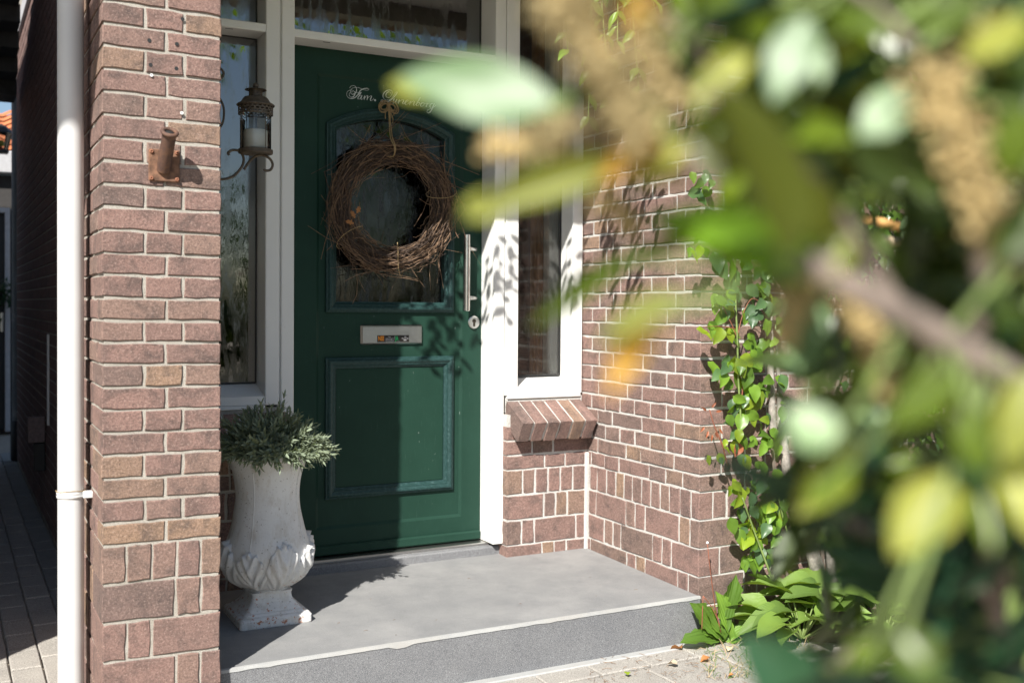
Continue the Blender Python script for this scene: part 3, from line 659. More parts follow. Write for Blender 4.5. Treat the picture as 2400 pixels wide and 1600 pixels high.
def sweep(path, prof, name, mat, y0):
    n = len(path); vs = []; fs = []; k = len(prof); A = 0
    for i in range(n): x0, z0 = path[i]; x1, z1 = path[(i+1) % n]; A += x0*z1-x1*z0
    sg = 1 if A > 0 else -1
    for i in range(n):
        p = Vector(path[i]); a = (p-Vector(path[i-1])).normalized(); b = (Vector(path[(i+1) % n])-p).normalized()
        na = Vector((-a.y, a.x))*sg; nb = Vector((-b.y, b.x))*sg; mi = (na+nb); mi = mi/(1+na.dot(nb))
        for off, h in prof: q = p+mi*off; vs.append((q.x, y0-h, q.y))
    for i in range(n):
        for j in range(k-1): a = i*k+j; b = ((i+1) % n)*k+j; fs.append((a, b, b+1, a+1))
    o = MB().add(vs, fs).build(name, mat, dr, recalc=True); return o
PROF = [(0, -0.002), (0, 0.010), (0.002, 0.0135), (0.006, 0.0145), (0.008, 0.018), (0.013, 0.0225), (0.019, 0.0225), (0.025, 0.0185), (0.028, 0.0165), (0.031, 0.0165), (0.034, 0.012), (0.040, 0.007), (0.043, 0.006), (0.0435, -0.03)]
OX0, OX1 = 1.3205, 1.8755
sweep(arch(OX0, OX1, 1.1965, 1.9405, 0.078), PROF, 'arched_moulding', MOULD, FY)
PROF2 = PROF[:-1] + [(0.0435, 0.0005)]
sweep([(OX0, 0.4575), (OX1, 0.4575), (OX1, 1.0175), (OX0, 1.0175)], PROF2, 'panel_moulding', MOULD, FY)
MB().box(1.366, 1.830, FY-0.0035, FY-0.0005, 0.503, 0.972).build('lower_panel', DOOR, dr)
gp = arch(MX0-.004, MX1+.004, MZB-.004, MZS+.004, RISE); m = MB()
m.add([(x, FY+0.022, z) for x, z in gp] + [(x, FY+0.030, z) for x, z in gp], [tuple(range(len(gp))), tuple(range(len(gp), 2*len(gp)))[::-1]]); m.build('pane', DPANE, dr)
MB().box(1.33, 1.87, FY+0.05, FY+0.055, 1.15, 2.05).build('inner_screen', NEARBLACK, dr)  # dark sheet in place of the unlit hall behind the door glass
th = MB(); th.rbox(1.14, 2.02, 3.958, 4.07, 0.218, 0.2335, 0.003); th.build('threshold', STEELM, dr)
# handle: 45 degree offset pull bar
hd = MB(); hx, hy = 1.906, YD-0.060
hd.tube([(hx, hy, 1.205), (hx, hy, 1.2065), (hx, hy, 1.520), (hx, hy, 1.5215)], [0.0125, 0.0140, 0.0140, 0.0125], 20)
h1 = hd.build('pull_handle', STEEL, dr, smooth=False)
for z in (1.464, 1.259):
    MB().tube([(hx, hy, z), (1.966, YD-0.012, z), (1.978, YD+0.003, z)], [0.0085, 0.0088, 0.0088], 14).build('standoff', STEELM, dr, smooth=True)
# lock
lk = at(1110, 755, 'y', YD)
def disc(name, r, d0, d1, mat, prof=None):
    o = MB().lathe(prof or [(0, d1), (r*0.86, d1), (r, d1-0.002), (r, d0)], (0, 0, 0), 28).build(name, mat, dr); o.matrix_basis = Matrix.Translation((lk.x, YD, lk.z)) @ Matrix.Rotation(math.pi/2, 4, 'X'); return o
disc('lock_rosette', 0.0265, 0, 0.006, STEELM)
o = MB().lathe([(0, 0.0075), (0.0085, 0.0075), (0.009, 0.006)], (0, 0, 0), 18).build('lock_cylinder', BRONZE, dr); o.matrix_basis = Matrix.Translation((lk.x, YD, lk.z+0.0055)) @ Matrix.Rotation(math.pi/2, 4, 'X')
MB().rbox(lk.x-0.0052, lk.x+0.0052, YD-0.0078, YD-0.004, lk.z-0.018, lk.z+0.004, 0.002).build('lock_body', BRONZE, dr)
MB().box(lk.x-0.0011, lk.x+0.0011, YD-0.0082, YD-0.0079, lk.z+0.0005, lk.z+0.010).build('keyhole', DARK, dr)
# letterbox with its sticker
LBX0, LBX1, LBZ0, LBZ1 = 1.466, 1.734, 1.0675, 1.148
MB().rbox(LBX0, LBX1, FY-0.010, FY, LBZ0, LBZ1, 0.005).build('letterbox_frame', STEEL, dr)
MB().rbox(LBX0+.006, LBX1-.005, FY-0.0135, FY-0.0095, LBZ0+.006, LBZ1-.007, 0.0018).build('letterbox_flap', STEELM, dr)
SY = FY-0.0140
sx0, sx1, sz0, sz1 = 1.534, 1.672, 1.0775, 1.1055
MB().rbox(sx0, sx1, SY, SY+0.0008, sz0, sz1, 0.0003).build('sticker', STK, dr)
def text(s, x, z, h, wsc, mat, y, align='LEFT', bold=0.0):
    cu = bpy.data.curves.new('t', 'FONT'); cu.body = s; cu.size = 1; cu.align_x = align; cu.offset = bold
    ob = bpy.data.objects.new('t', cu); col.objects.link(ob); bpy.context.view_layer.update()
    me = bpy.data.meshes.new_from_object(ob.evaluated_get(bpy.context.evaluated_depsgraph_get())); bpy.data.objects.remove(ob)
    me.materials.clear(); me.materials.append(mat)
    o = link('print', me, dr); o.matrix_basis = Matrix.Translation((x, y, z)) @ Matrix.Rotation(math.pi/2, 4, 'X') @ Matrix.Diagonal((h*wsc, h, h, 1)); return o
TY = SY-0.0005
text('NEE', sx0+0.004, sz0+0.0065, 0.0255, 0.56, STKO, TY, bold=0.03)
text('JA', sx0+0.0775, sz0+0.0065, 0.0255, 0.56, STKG, TY, bold=0.03)
for i, s_ in enumerate(('Geen', 'ongeadresseerd', 'reclamedrukwerk')): text(s_, sx0+0.0525, sz0+0.0195-i*0.0068, 0.0062, 0.85, STKW, TY, 'CENTER')
for i, s_ in enumerate(('Wel', 'Huis-aan-Huis', 'bladen')): text(s_, sx0+0.121, sz0+0.0195-i*0.0068, 0.0062, 0.85, STKW, TY, 'CENTER', 0.01)
text('nee, geen ongeadresseerd reclamedrukwerk', sx0+0.066, sz0+0.0018, 0.0036, 0.95, STKW, TY, 'CENTER')
MB().box(sx0+0.0745, sx0+0.0751, TY-0.0002, TY, sz0+0.007, sz0+0.024).build('print', STKW, dr)
# script lettering: pen strokes, thick on the way down
STROKES = [
 [(175,240),(205,205),(250,190),(295,205),(320,255),(318,310),(285,360),(235,375),(200,350),(195,300),(220,260),(270,235),(340,230),(410,250),(470,275),(530,290),(570,285),(580,265),(550,250),(500,252),(450,268),(400,300),(375,345),(340,395),(290,445),(215,465),(150,445),(115,390),(130,320),(180,290),(235,290),(280,320),(290,370),(255,425),(205,435),(170,400),(175,355),(215,325),(255,325)],
 [(305,350),(345,333),(385,345),(418,330),(410,352),(365,385)],
 [(432,398),(400,392),(365,425),(350,465),(370,478),(405,450),(437,398),(415,465),(430,486),(462,462)],
 [(462,462),(500,403),(483,490),(500,450),(545,402),(560,412),(545,497),(560,455),(620,408),(640,420),(615,490),(630,510),(660,495),(692,458)],
 [(1050,365),(1040,335),(1000,325),(960,350),(945,395),(965,435),(1010,445),(1055,410),(1080,350),(1070,300),(1020,285),(950,305),(895,360),(885,430),(915,480),(975,498),(1030,485),(1075,450),(1110,400),(1140,350),(1170,322),(1185,330),(1170,365),(1120,430),(1065,480),(1010,520),(930,530),(860,525),(838,505),(860,492),(920,510),(1000,560),(1080,575),(1120,562)],
 [(1095,490),(1125,465),(1095,545),(1112,560),(1150,520),(1178,475),(1150,552),(1165,570),(1195,540),(1235,485),(1207,572),(1225,535),(1290,490),(1320,500),(1303,560),(1318,580),(1352,556),(1410,520),(1420,497),(1390,497),(1352,545),(1357,585),(1388,590),(1430,558),(1470,518),(1441,600),(1460,565),(1520,522),(1550,532),(1530,590),(1546,610),(1580,580)],
 [(1680,432),(1640,500),(1592,590),(1605,617),(1640,600),(1662,565),(1652,545),(1640,556),(1690,572)],
 [(1738,550),(1700,565),(1680,605),(1695,632),(1730,617),(1757,577),(1742,550),(1775,572)],
 [(1775,572),(1822,562),(1795,638),(1810,600),(1840,570),(1864,578)],
 [(1945,562),(1905,572),(1880,615),(1885,650),(1915,652),(1950,612),(1974,562),(1925,680),(1880,750),(1835,768),(1812,745),(1835,705),(1900,680),(1960,650),(2005,600)]]
def pen(P): return Vector((P[0]*0.11054+800, P[1]*0.11054+180))
let = MB()
for st in STROKES:
    c = crom([(*pen(p), 0) for p in st], 5); pts = [at(p.x, p.y, 'y', FY-0.0012) for p in c]; vs = []; fs = []
    wd = []
    for i in range(len(pts)):
        t = (pts[min(i+1, len(pts)-1)]-pts[max(i-1, 0)]); t = t.normalized() if t.length > 0 else Vector((1, 0, 0))
        down = max(0.0, -t.z*0.9 - t.x*0.35) if st is not STROKES[0] and st is not STROKES[4] else max(0.0, -t.z*0.8-t.x*0.5)
        wd.append((0.0012+0.0021*min(1, down)**1.3, Vector((-t.z, 0, t.x))))
    for i, p in enumerate(pts):
        k = sum(wd[max(0, min(len(wd)-1, i+j))][0] for j in (-1, 0, 1))/3
        vs += [p+wd[i][1]*k*0.5, p-wd[i][1]*k*0.5]
    for i in range(len(pts)-1): fs.append((2*i, 2*i+1, 2*i+3, 2*i+2))
    let.add(vs, fs)
dp = at(800+715*.11054, 180+500*.11054, 'y', FY-0.0012); let.add([dp+Vector((0.0042*math.cos(a*math.pi/6), 0, 0.0042*math.sin(a*math.pi/6))) for a in range(12)], [tuple(range(12))])
let.build('lettering', VINYL, dr)

# ================================================================== twig wreath on the door
WC = Vector((1.578, 3.955, 1.622)); WR = 0.214
wr = thing('twig_wreath', 'round brown twig wreath hanging by jute twine from the front door', 'wreath', WC+Vector((0, 0.04, 0)))
rw = random.Random(5)
def wpt(th, rr, q, ph):
    rad = WR*(1+0.03*math.sin(2*th+1))+rr*math.cos(ph)*q; return WC + Vector((rad*math.cos(th), rr*math.sin(ph)*q*0.72, rad*1.03*math.sin(th)))
def twigs(n, mat, r0, q0, q1, wild, name):
    m = MB()
    for _ in range(n):
        th = rw.uniform(0, 2*math.pi); span = rw.uniform(0.35, 1.15)*rw.choice((-1, 1)); ph = rw.uniform(0, 2*math.pi); q = rw.uniform(q0, q1)
        dph = rw.uniform(-1.0, 1.0); rr = 0.046*(1+0.24*math.sin(3*th+2)); k = rw.randint(5, 8); pts = []; flare = rw.uniform(0, wild)*(1 if rw.random() < 0.75 else 2.2)
        fl = Vector((math.cos(th+span), -0.6*rw.random(), math.sin(th+span)))
        if rw.random() < 0.35: fl = Vector((rw.uniform(-1, 1), -rw.random(), rw.uniform(-1, 1)))
        for i in range(k):
            t = i/(k-1); p = wpt(th+span*t, rr, q, ph+dph*t) + fl*flare*t*t*t + Vector((rw.gauss(0, .0034), rw.gauss(0, .003), rw.gauss(0, .0034)))
            if p.y > YD-0.028: p.y = YD-0.028-rw.random()*0.006
            pts.append(p)
        r = r0*rw.uniform(0.6, 1.4); m.tube(pts, [r*(1-0.5*i/(k-1)) for i in range(k)], 4, False)
    o = m.build(name, mat, wr); o['kind'] = 'stuff'
twigs(340, TWIG, 0.0032, 0.0, 0.8, 0.01, 'inner_twigs')
twigs(240, TWIG, 0.0020, 0.6, 1.15, 0.045, 'outer_twigs')
twigs(270, TWIGL, 0.0016, 0.75, 1.2, 0.06, 'fine_twigs')
twigs(60, TWIGL, 0.0011, 0.85, 1.2, 0.08, 'stray_ends')
m = MB(); p0 = at(835, 615, 'y', 3.94)
m.tube([at(834, 640, 'y', 3.94), at(838, 660, 'y', 3.945), at(836, 690, 'y', 3.95), at(826, 712, 'y', 3.955)], 0.0012, 4, False)
m.build('stray_twig', TWIGL, wr); m = MB()
m.tube([at(782, 512, 'y', 3.94), at(770, 530, 'y', 3.935), at(783, 570, 'y', 3.935), at(765, 588, 'y', 3.935)], 0.001, 4, False); m.build('stray_twig', TWIGL, wr)
# oak leaf remnants
def leaf_mesh(name, mat, prof, fold=0.25, curl=0.2, nseg=6, wav=0.0, seed=0):
    """unit leaf: base at origin, tip at y=1, half-width from prof(t), faces +z"""
    rnd = random.Random(seed); vs = []; fs = []
    for i in range(nseg+1):
        t = i/nseg; wv = prof(t); z = -curl*t*t; e = fold*wv
        wl = wav*math.sin(t*9+seed); wr_ = wav*math.sin(t*8+seed*2+1)
        vs += [(-wv, t, z+e+wl*wv), (-wv*0.5, t, z+e*0.42+wl*wv*0.4), (0, t, z), (wv*0.5, t, z+e*0.42+wr_*wv*0.4), (wv, t, z+e+wr_*wv)]
    for i in range(nseg):
        for k in range(4): a = i*5+k; fs.append((a, a+1, a+6, a+5))
    me = MB().add(vs, fs).mesh(name, mat, True); return me
def ov_(t, p=0.42, s=1.0): return max(0.0, (t**(p*1.35))*((1-t)**(1-p))*s)
oakm = leaf_mesh('dried_leaf', LV_DRY, lambda t: 0.24*math.sin(math.pi*t)*(1+0.5*math.sin(t*20)), 0.2, 0.3, 8)
for px, py, a in ((832, 512, 0.4), (830, 524, 1.3), (836, 500, -.5)):
    o = link('dried_leaf', oakm, wr); o.matrix_basis = Matrix.Translation(at(px, py, 'y', 3.90)) @ Matrix.Rotation(math.pi/2, 4, 'X') @ Matrix.Rotation(a, 4, 'Z') @ Matrix.Scale(0.035, 4)
# jute bow and loop
B0 = at(908, 246, 'y', FY-0.014); bw = MB()
def loop(dx, dz, sx, sz, tw):
    return [B0+Vector((dx*t_*sx*math.cos(a_)-0, -0.006-0.010*math.sin(a_+tw), dz+sz*math.sin(a_))) for a_, t_ in ()]
for sgn in (-1, 1):
    for k in range(4):
        L = 0.030+0.006*k*rw.uniform(.6, 1.2); hgt = 0.010+0.005*k; pts = []
        for i in range(9):
            a = 2*math.pi*i/8; pts.append(B0+Vector((sgn*(L*0.5-L*0.5*math.cos(a)), -0.008-0.006*math.sin(a)-0.003*k, -0.25*L*(1-math.cos(a))/2-0.006+hgt*math.sin(a)*(-1 if k % 2 else 1))))
        bw.tube(crom(pts, 3), 0.0021, 5, False)
for k, (dx, L) in enumerate(((-0.017, 0.062), (-0.002, 0.055), (0.006, 0.058), (0.013, 0.078), (0.019, 0.045), (0.002, 0.07))):
    bw.tube(crom([B0+Vector((0.2*dx, -0.008, -0.004)), B0+Vector((0.7*dx, -0.014, -0.4*L)), B0+Vector((dx+0.003*(k % 2), -0.020, -0.75*L)), B0+Vector((dx, -0.022, -L))], 4), 0.0020, 5)
bw.ball(B0+Vector((0, -0.012, -0.001)), 0.009, 8, 6); bw.build('twine_bow', TWINE, wr, smooth=True)
tw_ = MB()
for dx in (-0.005, 0.004):
    tw_.tube(crom([B0+Vector((0, -0.012, -0.004)), at(915+dx*400, 300, 'y', 3.955), at(918+dx*500, 325, 'y', 3.90), at(926+dx*300, 345, 'y', 3.875), at(922, 366, 'y', 3.905), at(905, 366, 'y', 3.94)], 5), 0.0024, 5)
tw_.build('twine_loop', TWINE, wr, smooth=True)
for a in (0.30, 3.75, 4.85):
    bt = MB()                             # binding strings round the wreath
    pts = []
    for i in range(13):
        ph = 2*math.pi*i/12; pts.append(wpt(a+0.12*math.sin(ph), 0.066, 1.0, ph))
        pts[-1].y = min(pts[-1].y, YD-0.03)
    bt.tube(pts, 0.0015, 5, False); bt.build('binding', TWINE, wr)

# ================================================================== wall lantern on a scroll bracket
LY = 3.35
def lp(px, py): return at(px, py, 'y', LY)
LC = lp(599, 330); lx = LC.x
ln = thing('wall_lantern', 'aged bronze candle lantern with glass cylinder on a scroll bracket beside the door', 'lantern', (lx, LY, 1.66))
zb_, zg0, zg1, zc = lp(599, 352).z, lp(599, 350).z, lp(599, 275).z, lp(599, 247).z
r_ = 0.0485
def lat(name, prof, mat, n=32, smooth=True, z0=0): return MB().lathe(prof, (lx, LY, z0), n).build(name, mat, ln, smooth)
lat('base', [(0, zb_-0.012), (0.052, zb_-0.012), (0.054, zb_-0.010), (0.054, zb_+0.001), (0.050, zb_+0.003), (0, zb_+0.003)], BRONZE, smooth=False)
lat('glass', [(r_, zg0+0.003), (r_, zg1+0.02)], CLEAR)
lat('candle', [(0, zg0+0.002), (0.037, zg0+0.002), (0.037, zg0+0.058), (0.034, zg0+0.061), (0.006, zg0+0.056), (0, zg0+0.056)], WAX)
MB().tube([(lx, LY, zg0+0.055), (lx+.001, LY, zg0+0.068)], 0.001, 5).build('wick', DARK, ln)
# pierced collar: rows of lozenge gaps between bands
def pierced(name, r, z0, z1, rows, cols):
    m = MB(); t = 0.0016; dzr = (z1-z0)/rows
    for i in range(rows+1):
        z = z0+dzr*i; hh = 0.0018 if 0 < i < rows else 0.0028
        m.lathe([(r-t, z-hh), (r+0.0004, z-hh), (r+0.0004, z+hh), (r-t, z+hh), (r-t, z-hh)], (lx, LY, 0), 36)
    for i in range(rows):
        for c_ in range(cols):
            a = 2*math.pi*(c_+0.5*(i % 2))/cols; wd = 0.21*2*math.pi/cols; vs = []
            for da, z in ((-wd*1.7, z0+dzr*i), (wd*1.7, z0+dzr*i), (wd*.7, z0+dzr*(i+.5)), (wd*1.7, z0+dzr*(i+1)), (-wd*1.7, z0+dzr*(i+1)), (-wd*.7, z0+dzr*(i+.5))):
                vs.append((lx+r*math.cos(a+da), LY+r*math.sin(a+da), z))
            m.add(vs, [(0, 1, 2, 5), (5, 2, 3, 4)])
    m.build(name, BRONZE, ln)
pierced('pierced_collar', r_+0.0055, zc-0.028, zc-0.002, 3, 22)
lat('roof', [(0.058, zc-0.003), (0.060, zc), (0.056, zc+0.0035), (0.046, zc+0.009), (0.040, zc+0.019), (0.036, zc+0.024), (0.028, zc+0.0265), (0.022, zc+0.027)], BRONZE)
pierced('chimney', 0.021, zc+0.027, zc+0.047, 3, 12)
lat('chimney_core', [(0.017, zc+0.025), (0.017, zc+0.048)], DARK)
lat('cap', [(0.034, zc+0.0475), (0.033, zc+0.0495), (0.018, zc+0.0515), (0.006, zc+0.054), (0.0, zc+0.054)], BRONZE)
MB().ball((lx, LY, zc+0.061), 0.0095, 14, 9).build('finial', BRONZE, ln, True)
for a in (0.35, 1.9, 3.5, 5.1): MB().tube([(lx+(r_+.003)*math.cos(a), LY+(r_+.003)*math.sin(a), zb_), (lx+(r_+.003)*math.cos(a), LY+(r_+.003)*math.sin(a), zc-0.006)], 0.0014, 6).build('rod', BRONZE, ln, True)
br = MB()
sc = [(486, 414), (505, 418), (525, 420), (548, 412), (566, 392), (571, 372), (562, 355), (545, 352), (535, 358), (537, 364)]
br.tube(crom([lp(*p) for p in sc], 6), 0.0042, 8)
sc2 = [(572, 397), (585, 378), (600, 366), (616, 364), (632, 372), (639, 386), (634, 398), (622, 400), (619, 396)]
br.tube(crom([lp(*p) for p in sc2], 6), 0.0042, 8); br.build('scroll_bracket', BRONZE, ln, True)
br = MB(); br.tube(crom([lp(*p) for p in ((500, 150), (518, 162), (524, 172), (520, 182), (512, 180))], 5), 0.004, 8)
br.tube(crom([lp(*p) for p in ((505, 215), (520, 240), (525, 262), (521, 290), (505, 310))], 5), 0.0035, 8); br.build('back_scroll', BRONZE, ln, True)
MB().rbox(0.690, 0.6985, LY-0.018, LY+0.018, 1.55, 1.98, 0.003).build('wall_plate', BRONZE, ln)

# ================================================================== white urn with lavender
UX, UY, UZ = 0.955, 3.512, 0.176
urn = thing('garden_urn', 'chipped white terracotta urn with acanthus leaves on a square foot', 'urn', (UX, UY, UZ))
def zr(py): return at(640, py, 'y', UY).z
zt_ = zr(1058)
prof = [(0.060, UZ+0.088), (0.070, UZ+0.098), (0.076, UZ+0.104), (0.071, UZ+0.110), (0.086, UZ+0.120), (0.118, UZ+0.145), (0.138, UZ+0.180), (0.143, UZ+0.215), (0.138, UZ+0.250), (0.127, UZ+0.285), (0.118, UZ+0.320), (0.110, UZ+0.36), (0.1055, UZ+0.40), (0.1055, UZ+0.43), (0.110, UZ+0.47), (0.119, UZ+0.51), (0.131, UZ+0.55), (0.1395, zt_-0.018), (0.1435, zt_-0.007), (0.1435, zt_-0.002), (0.139, zt_), (0.132, zt_-0.001), (0.128, zt_-0.008), (0.122, zt_-0.05)]
P3 = crom([(r, z, 0) for r, z in prof], 3)
MB().lathe([(p.x, p.y) for p in P3], (UX, UY, 0), 56, mod=lambda a, z: 0.0016*noise.noise((math.cos(a)*3, math.sin(a)*3, z*14))).build('bowl', URN, urn, True)
sm = MB()                                               # vertical mould seams
for a in (-2.25, -0.75, 0.9, 2.5):
    sm.tube([(UX+(p.x+0.0004)*math.cos(a+0.012*noise.noise((p.y*20, a, 0))), UY+(p.x+0.0004)*math.sin(a+0.012*noise.noise((p.y*20, a, 0))), p.y) for p in P3[24:57]], 0.0016, 5, False)
sm.build('mould_seam', URN, urn, True)
def sq_lathe(prof, name, mat, parent, rnd=0.012):
    m = MB(); vs = []; fs = []; k = 0
    for r, z in prof:
        ring = []
        for q in range(4):
            sx, sy = ((-1, -1), (1, -1), (1, 1), (-1, 1))[q]; cc = min(rnd, r*0.5)
            cxx, cyy = sx*(r-cc), sy*(r-cc); a0 = math.atan2(sy, sx)-math.pi/4
            for j in range(4): a = a0+math.pi/2*j/3; ring.append((UX+cxx+cc*math.cos(a), UY+cyy+cc*math.sin(a), z))
            nxs = ((1, -1), (1, 1), (-1, 1), (-1, -1))[q]
            for j in (1, 2): ring.append((UX+cxx+(nxs[0]*(r-cc)-cxx)*j/3+0, UY+cyy+(nxs[1]*(r-cc)-cyy)*j/3, z)) if False else None
        vs += ring; k = len(ring)
    for i in range(len(prof)-1):
        for j in range(k): fs.append((i*k+j, i*k+(j+1) % k, (i+1)*k+(j+1) % k, (i+1)*k+j))
    fs.append(tuple(range(k))[::-1]); fs.append(tuple(range((len(prof)-1)*k, len(prof)*k)))
    return m.add(vs, fs).build(name, mat, parent, False)
sq_lathe([(0.117, UZ-0.004), (0.120, UZ+0.002), (0.120, UZ+0.024), (0.114, UZ+0.031), (0.103, UZ+0.034), (0.099, UZ+0.040), (0.093, UZ+0.043), (0.088, UZ+0.049), (0.079, UZ+0.058), (0.071, UZ+0.069), (0.067, UZ+0.080), (0.066, UZ+0.092), (0.069, UZ+0.101)], 'foot', URN, urn)
# acanthus leaves: ribbed tongues laid over the belly, curling out at the tip
bell = [p for p in P3 if UZ+0.105 < p.y < UZ+0.30 and p.x > 0.07]
def belly_r(z):
    for a, b in zip(bell, bell[1:]):
        if a.y <= z <= b.y: return a.x+(b.x-a.x)*(z-a.y)/max(1e-6, b.y-a.y)
    return bell[-1].x if z > bell[-1].y else bell[0].x
for k in range(8):
    a0 = 2*math.pi*(k+0.15)/8; big = 1.0 if k % 2 == 0 else 0.84; m = MB(); vs = []; fs = []; NU, NV = 30, 24; lift = 0.0 if k % 2 == 0 else -0.0045
    for i in range(NU+1):
        t = i/NU
        for j in range(NV+1):
            u = j/NV*2-1; au = abs(u)
            top = math.sqrt(max(0, 1-(au*0.94)**2.6)); lob = 1-0.10*abs(math.sin(au*math.pi*2.5))      # rounded, scalloped outline
            zz = UZ+0.110+0.168*big*t*(0.30+0.70*top)*lob - 0.006*au*t
            hw = 0.47*(0.55+0.45*math.sin(math.pi*min(1, 0.10+t*0.72)))
            rib = math.cos((au*2.5-t*1.9)*math.pi*2)
            r = belly_r(zz)+0.014*(1-au**5)+0.0085*rib*(1-au**4)*min(1, 3*t+.25)+0.0085*math.exp(-(u*6)**2)+0.007*max(0, t-0.70)/0.30*(1-au**2)-0.004+lift
            if i == NU or j in (0, NV): r = belly_r(zz)-0.002
            aa = a0+u*hw; vs.append((UX+r*math.cos(aa), UY+r*math.sin(aa), zz))
    for i in range(NU):
        for j in range(NV): q = i*(NV+1)+j; fs.append((q, q+1, q+NV+2, q+NV+1))
    m.add(vs, fs).build('acanthus_leaf', URN, urn, True)
sl_ = MB().lathe([(0.0, zt_-0.03), (0.124, zt_-0.03)], (UX, UY, 0), 24); sl_.build('soil', SOIL, urn)
lav = thing('lavender_plant', 'bushy grey-green lavender growing out of the white urn', 'plant', (UX, UY, zt_-0.02))
MB().lathe([(0.095, zt_-0.06), (0.112, zt_+0.012), (0.118, zt_+0.014), (0.118, zt_+0.024), (0.112, zt_+0.026), (0.104, zt_+0.022), (0.10, zt_-0.01)], (UX, UY, 0), 36).build('clay_pot', TERRA, lav, True)
rl = random.Random(3); lm = MB(); st = MB()
def blade(m, p, d, L, wd, up):
    d = d.normalized(); s_ = d.cross(up); s_ = s_.normalized() if s_.length > 1e-4 else d.orthogonal().normalized(); n_ = s_.cross(d)
    a, b, c = p+d*L*0.30, p+d*L*0.70-n_*L*0.04, p+d*L-n_*L*0.12
    m.add([p-s_*wd*.25, p+s_*wd*.25, a-s_*wd*.5+n_*wd*.15, a, a+s_*wd*.5+n_*wd*.15, b-s_*wd*.46+n_*wd*.12, b, b+s_*wd*.46+n_*wd*.12, c], [(0,1,3,2),(1,4,3),(2,3,6,5),(3,4,7,6),(5,6,8),(6,7,8)])
for s_i in range(430):
    a = rl.uniform(0, 2*math.pi); rr = 0.105*math.sqrt(rl.random()); base = Vector((UX+rr*math.cos(a), UY+rr*math.sin(a), zt_+0.005))
    outw = rr/0.105; el = R(84-72*outw*rl.uniform(0.75, 1.1)); a2 = a+rl.gauss(0, .35)
    d = Vector((math.cos(a2)*math.cos(el), math.sin(a2)*math.cos(el), math.sin(el))); L = rl.uniform(0.080, 0.150)*(1-0.14*outw)
    if rl.random() < 0.06: L *= 1.35
    pts = [base+d*L*t+Vector((0, 0, -0.045*outw*t*t+0.02*t*t*(1-outw))) for t in (0, .35, .7, 1)]
    if s_i % 2 == 0: st.tube(pts, [0.0014, 0.0012, 0.001, 0.0007], 3, False)
    ax = (pts[3]-pts[2]).normalized(); perp = ax.orthogonal().normalized(); nw = rl.randint(5, 7)
    for w_ in range(nw):
        t = 0.25+0.75*w_/(nw-1); i0 = min(2, int(t*3)); p = pts[i0].lerp(pts[i0+1], t*3-i0); tg = (pts[i0+1]-pts[i0]).normalized(); ang = rl.uniform(0, 6.28)
        for q in range(3 if w_ < nw-1 else 4):
            sd = Quaternion(tg, ang+q*2*math.pi/3) @ (tg.orthogonal().normalized()); k = 0.95-0.55*t
            blade(lm, p, tg*(0.42+0.9*t)+sd*(k+.15), rl.uniform(0.024, 0.042)*(1-0.18*t), rl.uniform(0.0055, 0.0078), tg if abs(tg.dot(sd)) < .95 else perp)
o = lm.build('foliage', LV_LAV, lav, True); o['kind'] = 'stuff'
o = st.build('stems', STEMG, lav); o['kind'] = 'stuff'

# ================================================================== flag-pole holder on the pillar
FH = at(384, 388, 'y', PY); fh = thing('flagpole_holder', 'rusty iron flagpole socket screwed to the brick pillar', 'bracket', (FH.x, PY, FH.z))
FH.z -= 0.0
pw = 0.0415; b = MB().rbox(FH.x-pw, FH.x+pw, PY-0.0075, PY-0.0025, FH.z-0.045, FH.z+0.043, 0.002); b.build('base_plate', RUSTPL, fh)
d = Vector((0.035, -0.60, 0.80)).normalized(); p0 = Vector((FH.x-0.002, PY-0.004, FH.z-0.014)); L = 0.118
MB().tube([p0, p0+d*L], 0.0185, 28, False).build('socket_tube', RUST, fh, True)
MB().tube([p0+d*L, p0+d*0.02], 0.0150, 24, True).build('bore', DARK, fh, True)
qm = d.to_track_quat('Z', 'Y').to_matrix().to_4x4()
ring = MB(); vs = []; fs = []
for i in range(30):
    for j in range(10):
        a = 2*math.pi*i/30; bb = 2*math.pi*j/10; rr = 0.0185+0.0058*math.cos(bb); vs.append((rr*math.cos(a), rr*math.sin(a), 0.0058*math.sin(bb)))
        fs.append((i*10+j, ((i+1) % 30)*10+j, ((i+1) % 30)*10+(j+1) % 10, i*10+(j+1) % 10))
o = ring.add(vs, fs).build('rolled_rim', RUST, fh, True); o.matrix_basis = Matrix.Translation(p0+d*L) @ qm
for sx in (-1, 1):
    for sz in (-1, 1):
        o = MB().lathe([(0.006, 0), (0.006, 0.002), (0.0045, 0.0045), (0.0022, 0.005), (0.0018, 0.003), (0, 0.003)], (0, 0, 0), 14).build('screw', RUSTSCREW, fh, True)
        o.matrix_basis = Matrix.Translation((FH.x+sx*0.034, PY-0.0075, FH.z+sz*0.0365-0.001)) @ Matrix.Rotation(math.pi/2, 4, 'X')

# ================================================================== white downpipe
DPX, DPY, DPR = 0.3165, 3.300, 0.0385
DPX = (at(131, 800, 'y', DPY).x+at(200, 800, 'y', DPY).x)/2
dpr = (at(200, 800, 'y', DPY)-at(131, 800, 'y', DPY)).x*math.cos(YAW)*0.5*1.03
dp = thing('downpipe', 'white plastic downpipe at the corner of the brick pillar', 'downpipe', (DPX, DPY, 0))
MB().tube([(DPX, DPY, -0.01), (DPX, DPY, 1.0), (DPX, DPY, 3.4)], dpr, 40, False).build('pipe', WHITEP, dp, True)
zc_ = at(165, 1156, 'y', DPY).z
MB().lathe([(dpr+.0003, -0.011), (dpr+.003, -0.010), (dpr+.003, -0.004), (dpr+.0016, -0.002), (dpr+.003, 0.001), (dpr+.003, 0.008), (dpr+.0003, 0.0095)], (DPX, DPY, zc_), 40).build('clamp', WHITEP, dp, True)
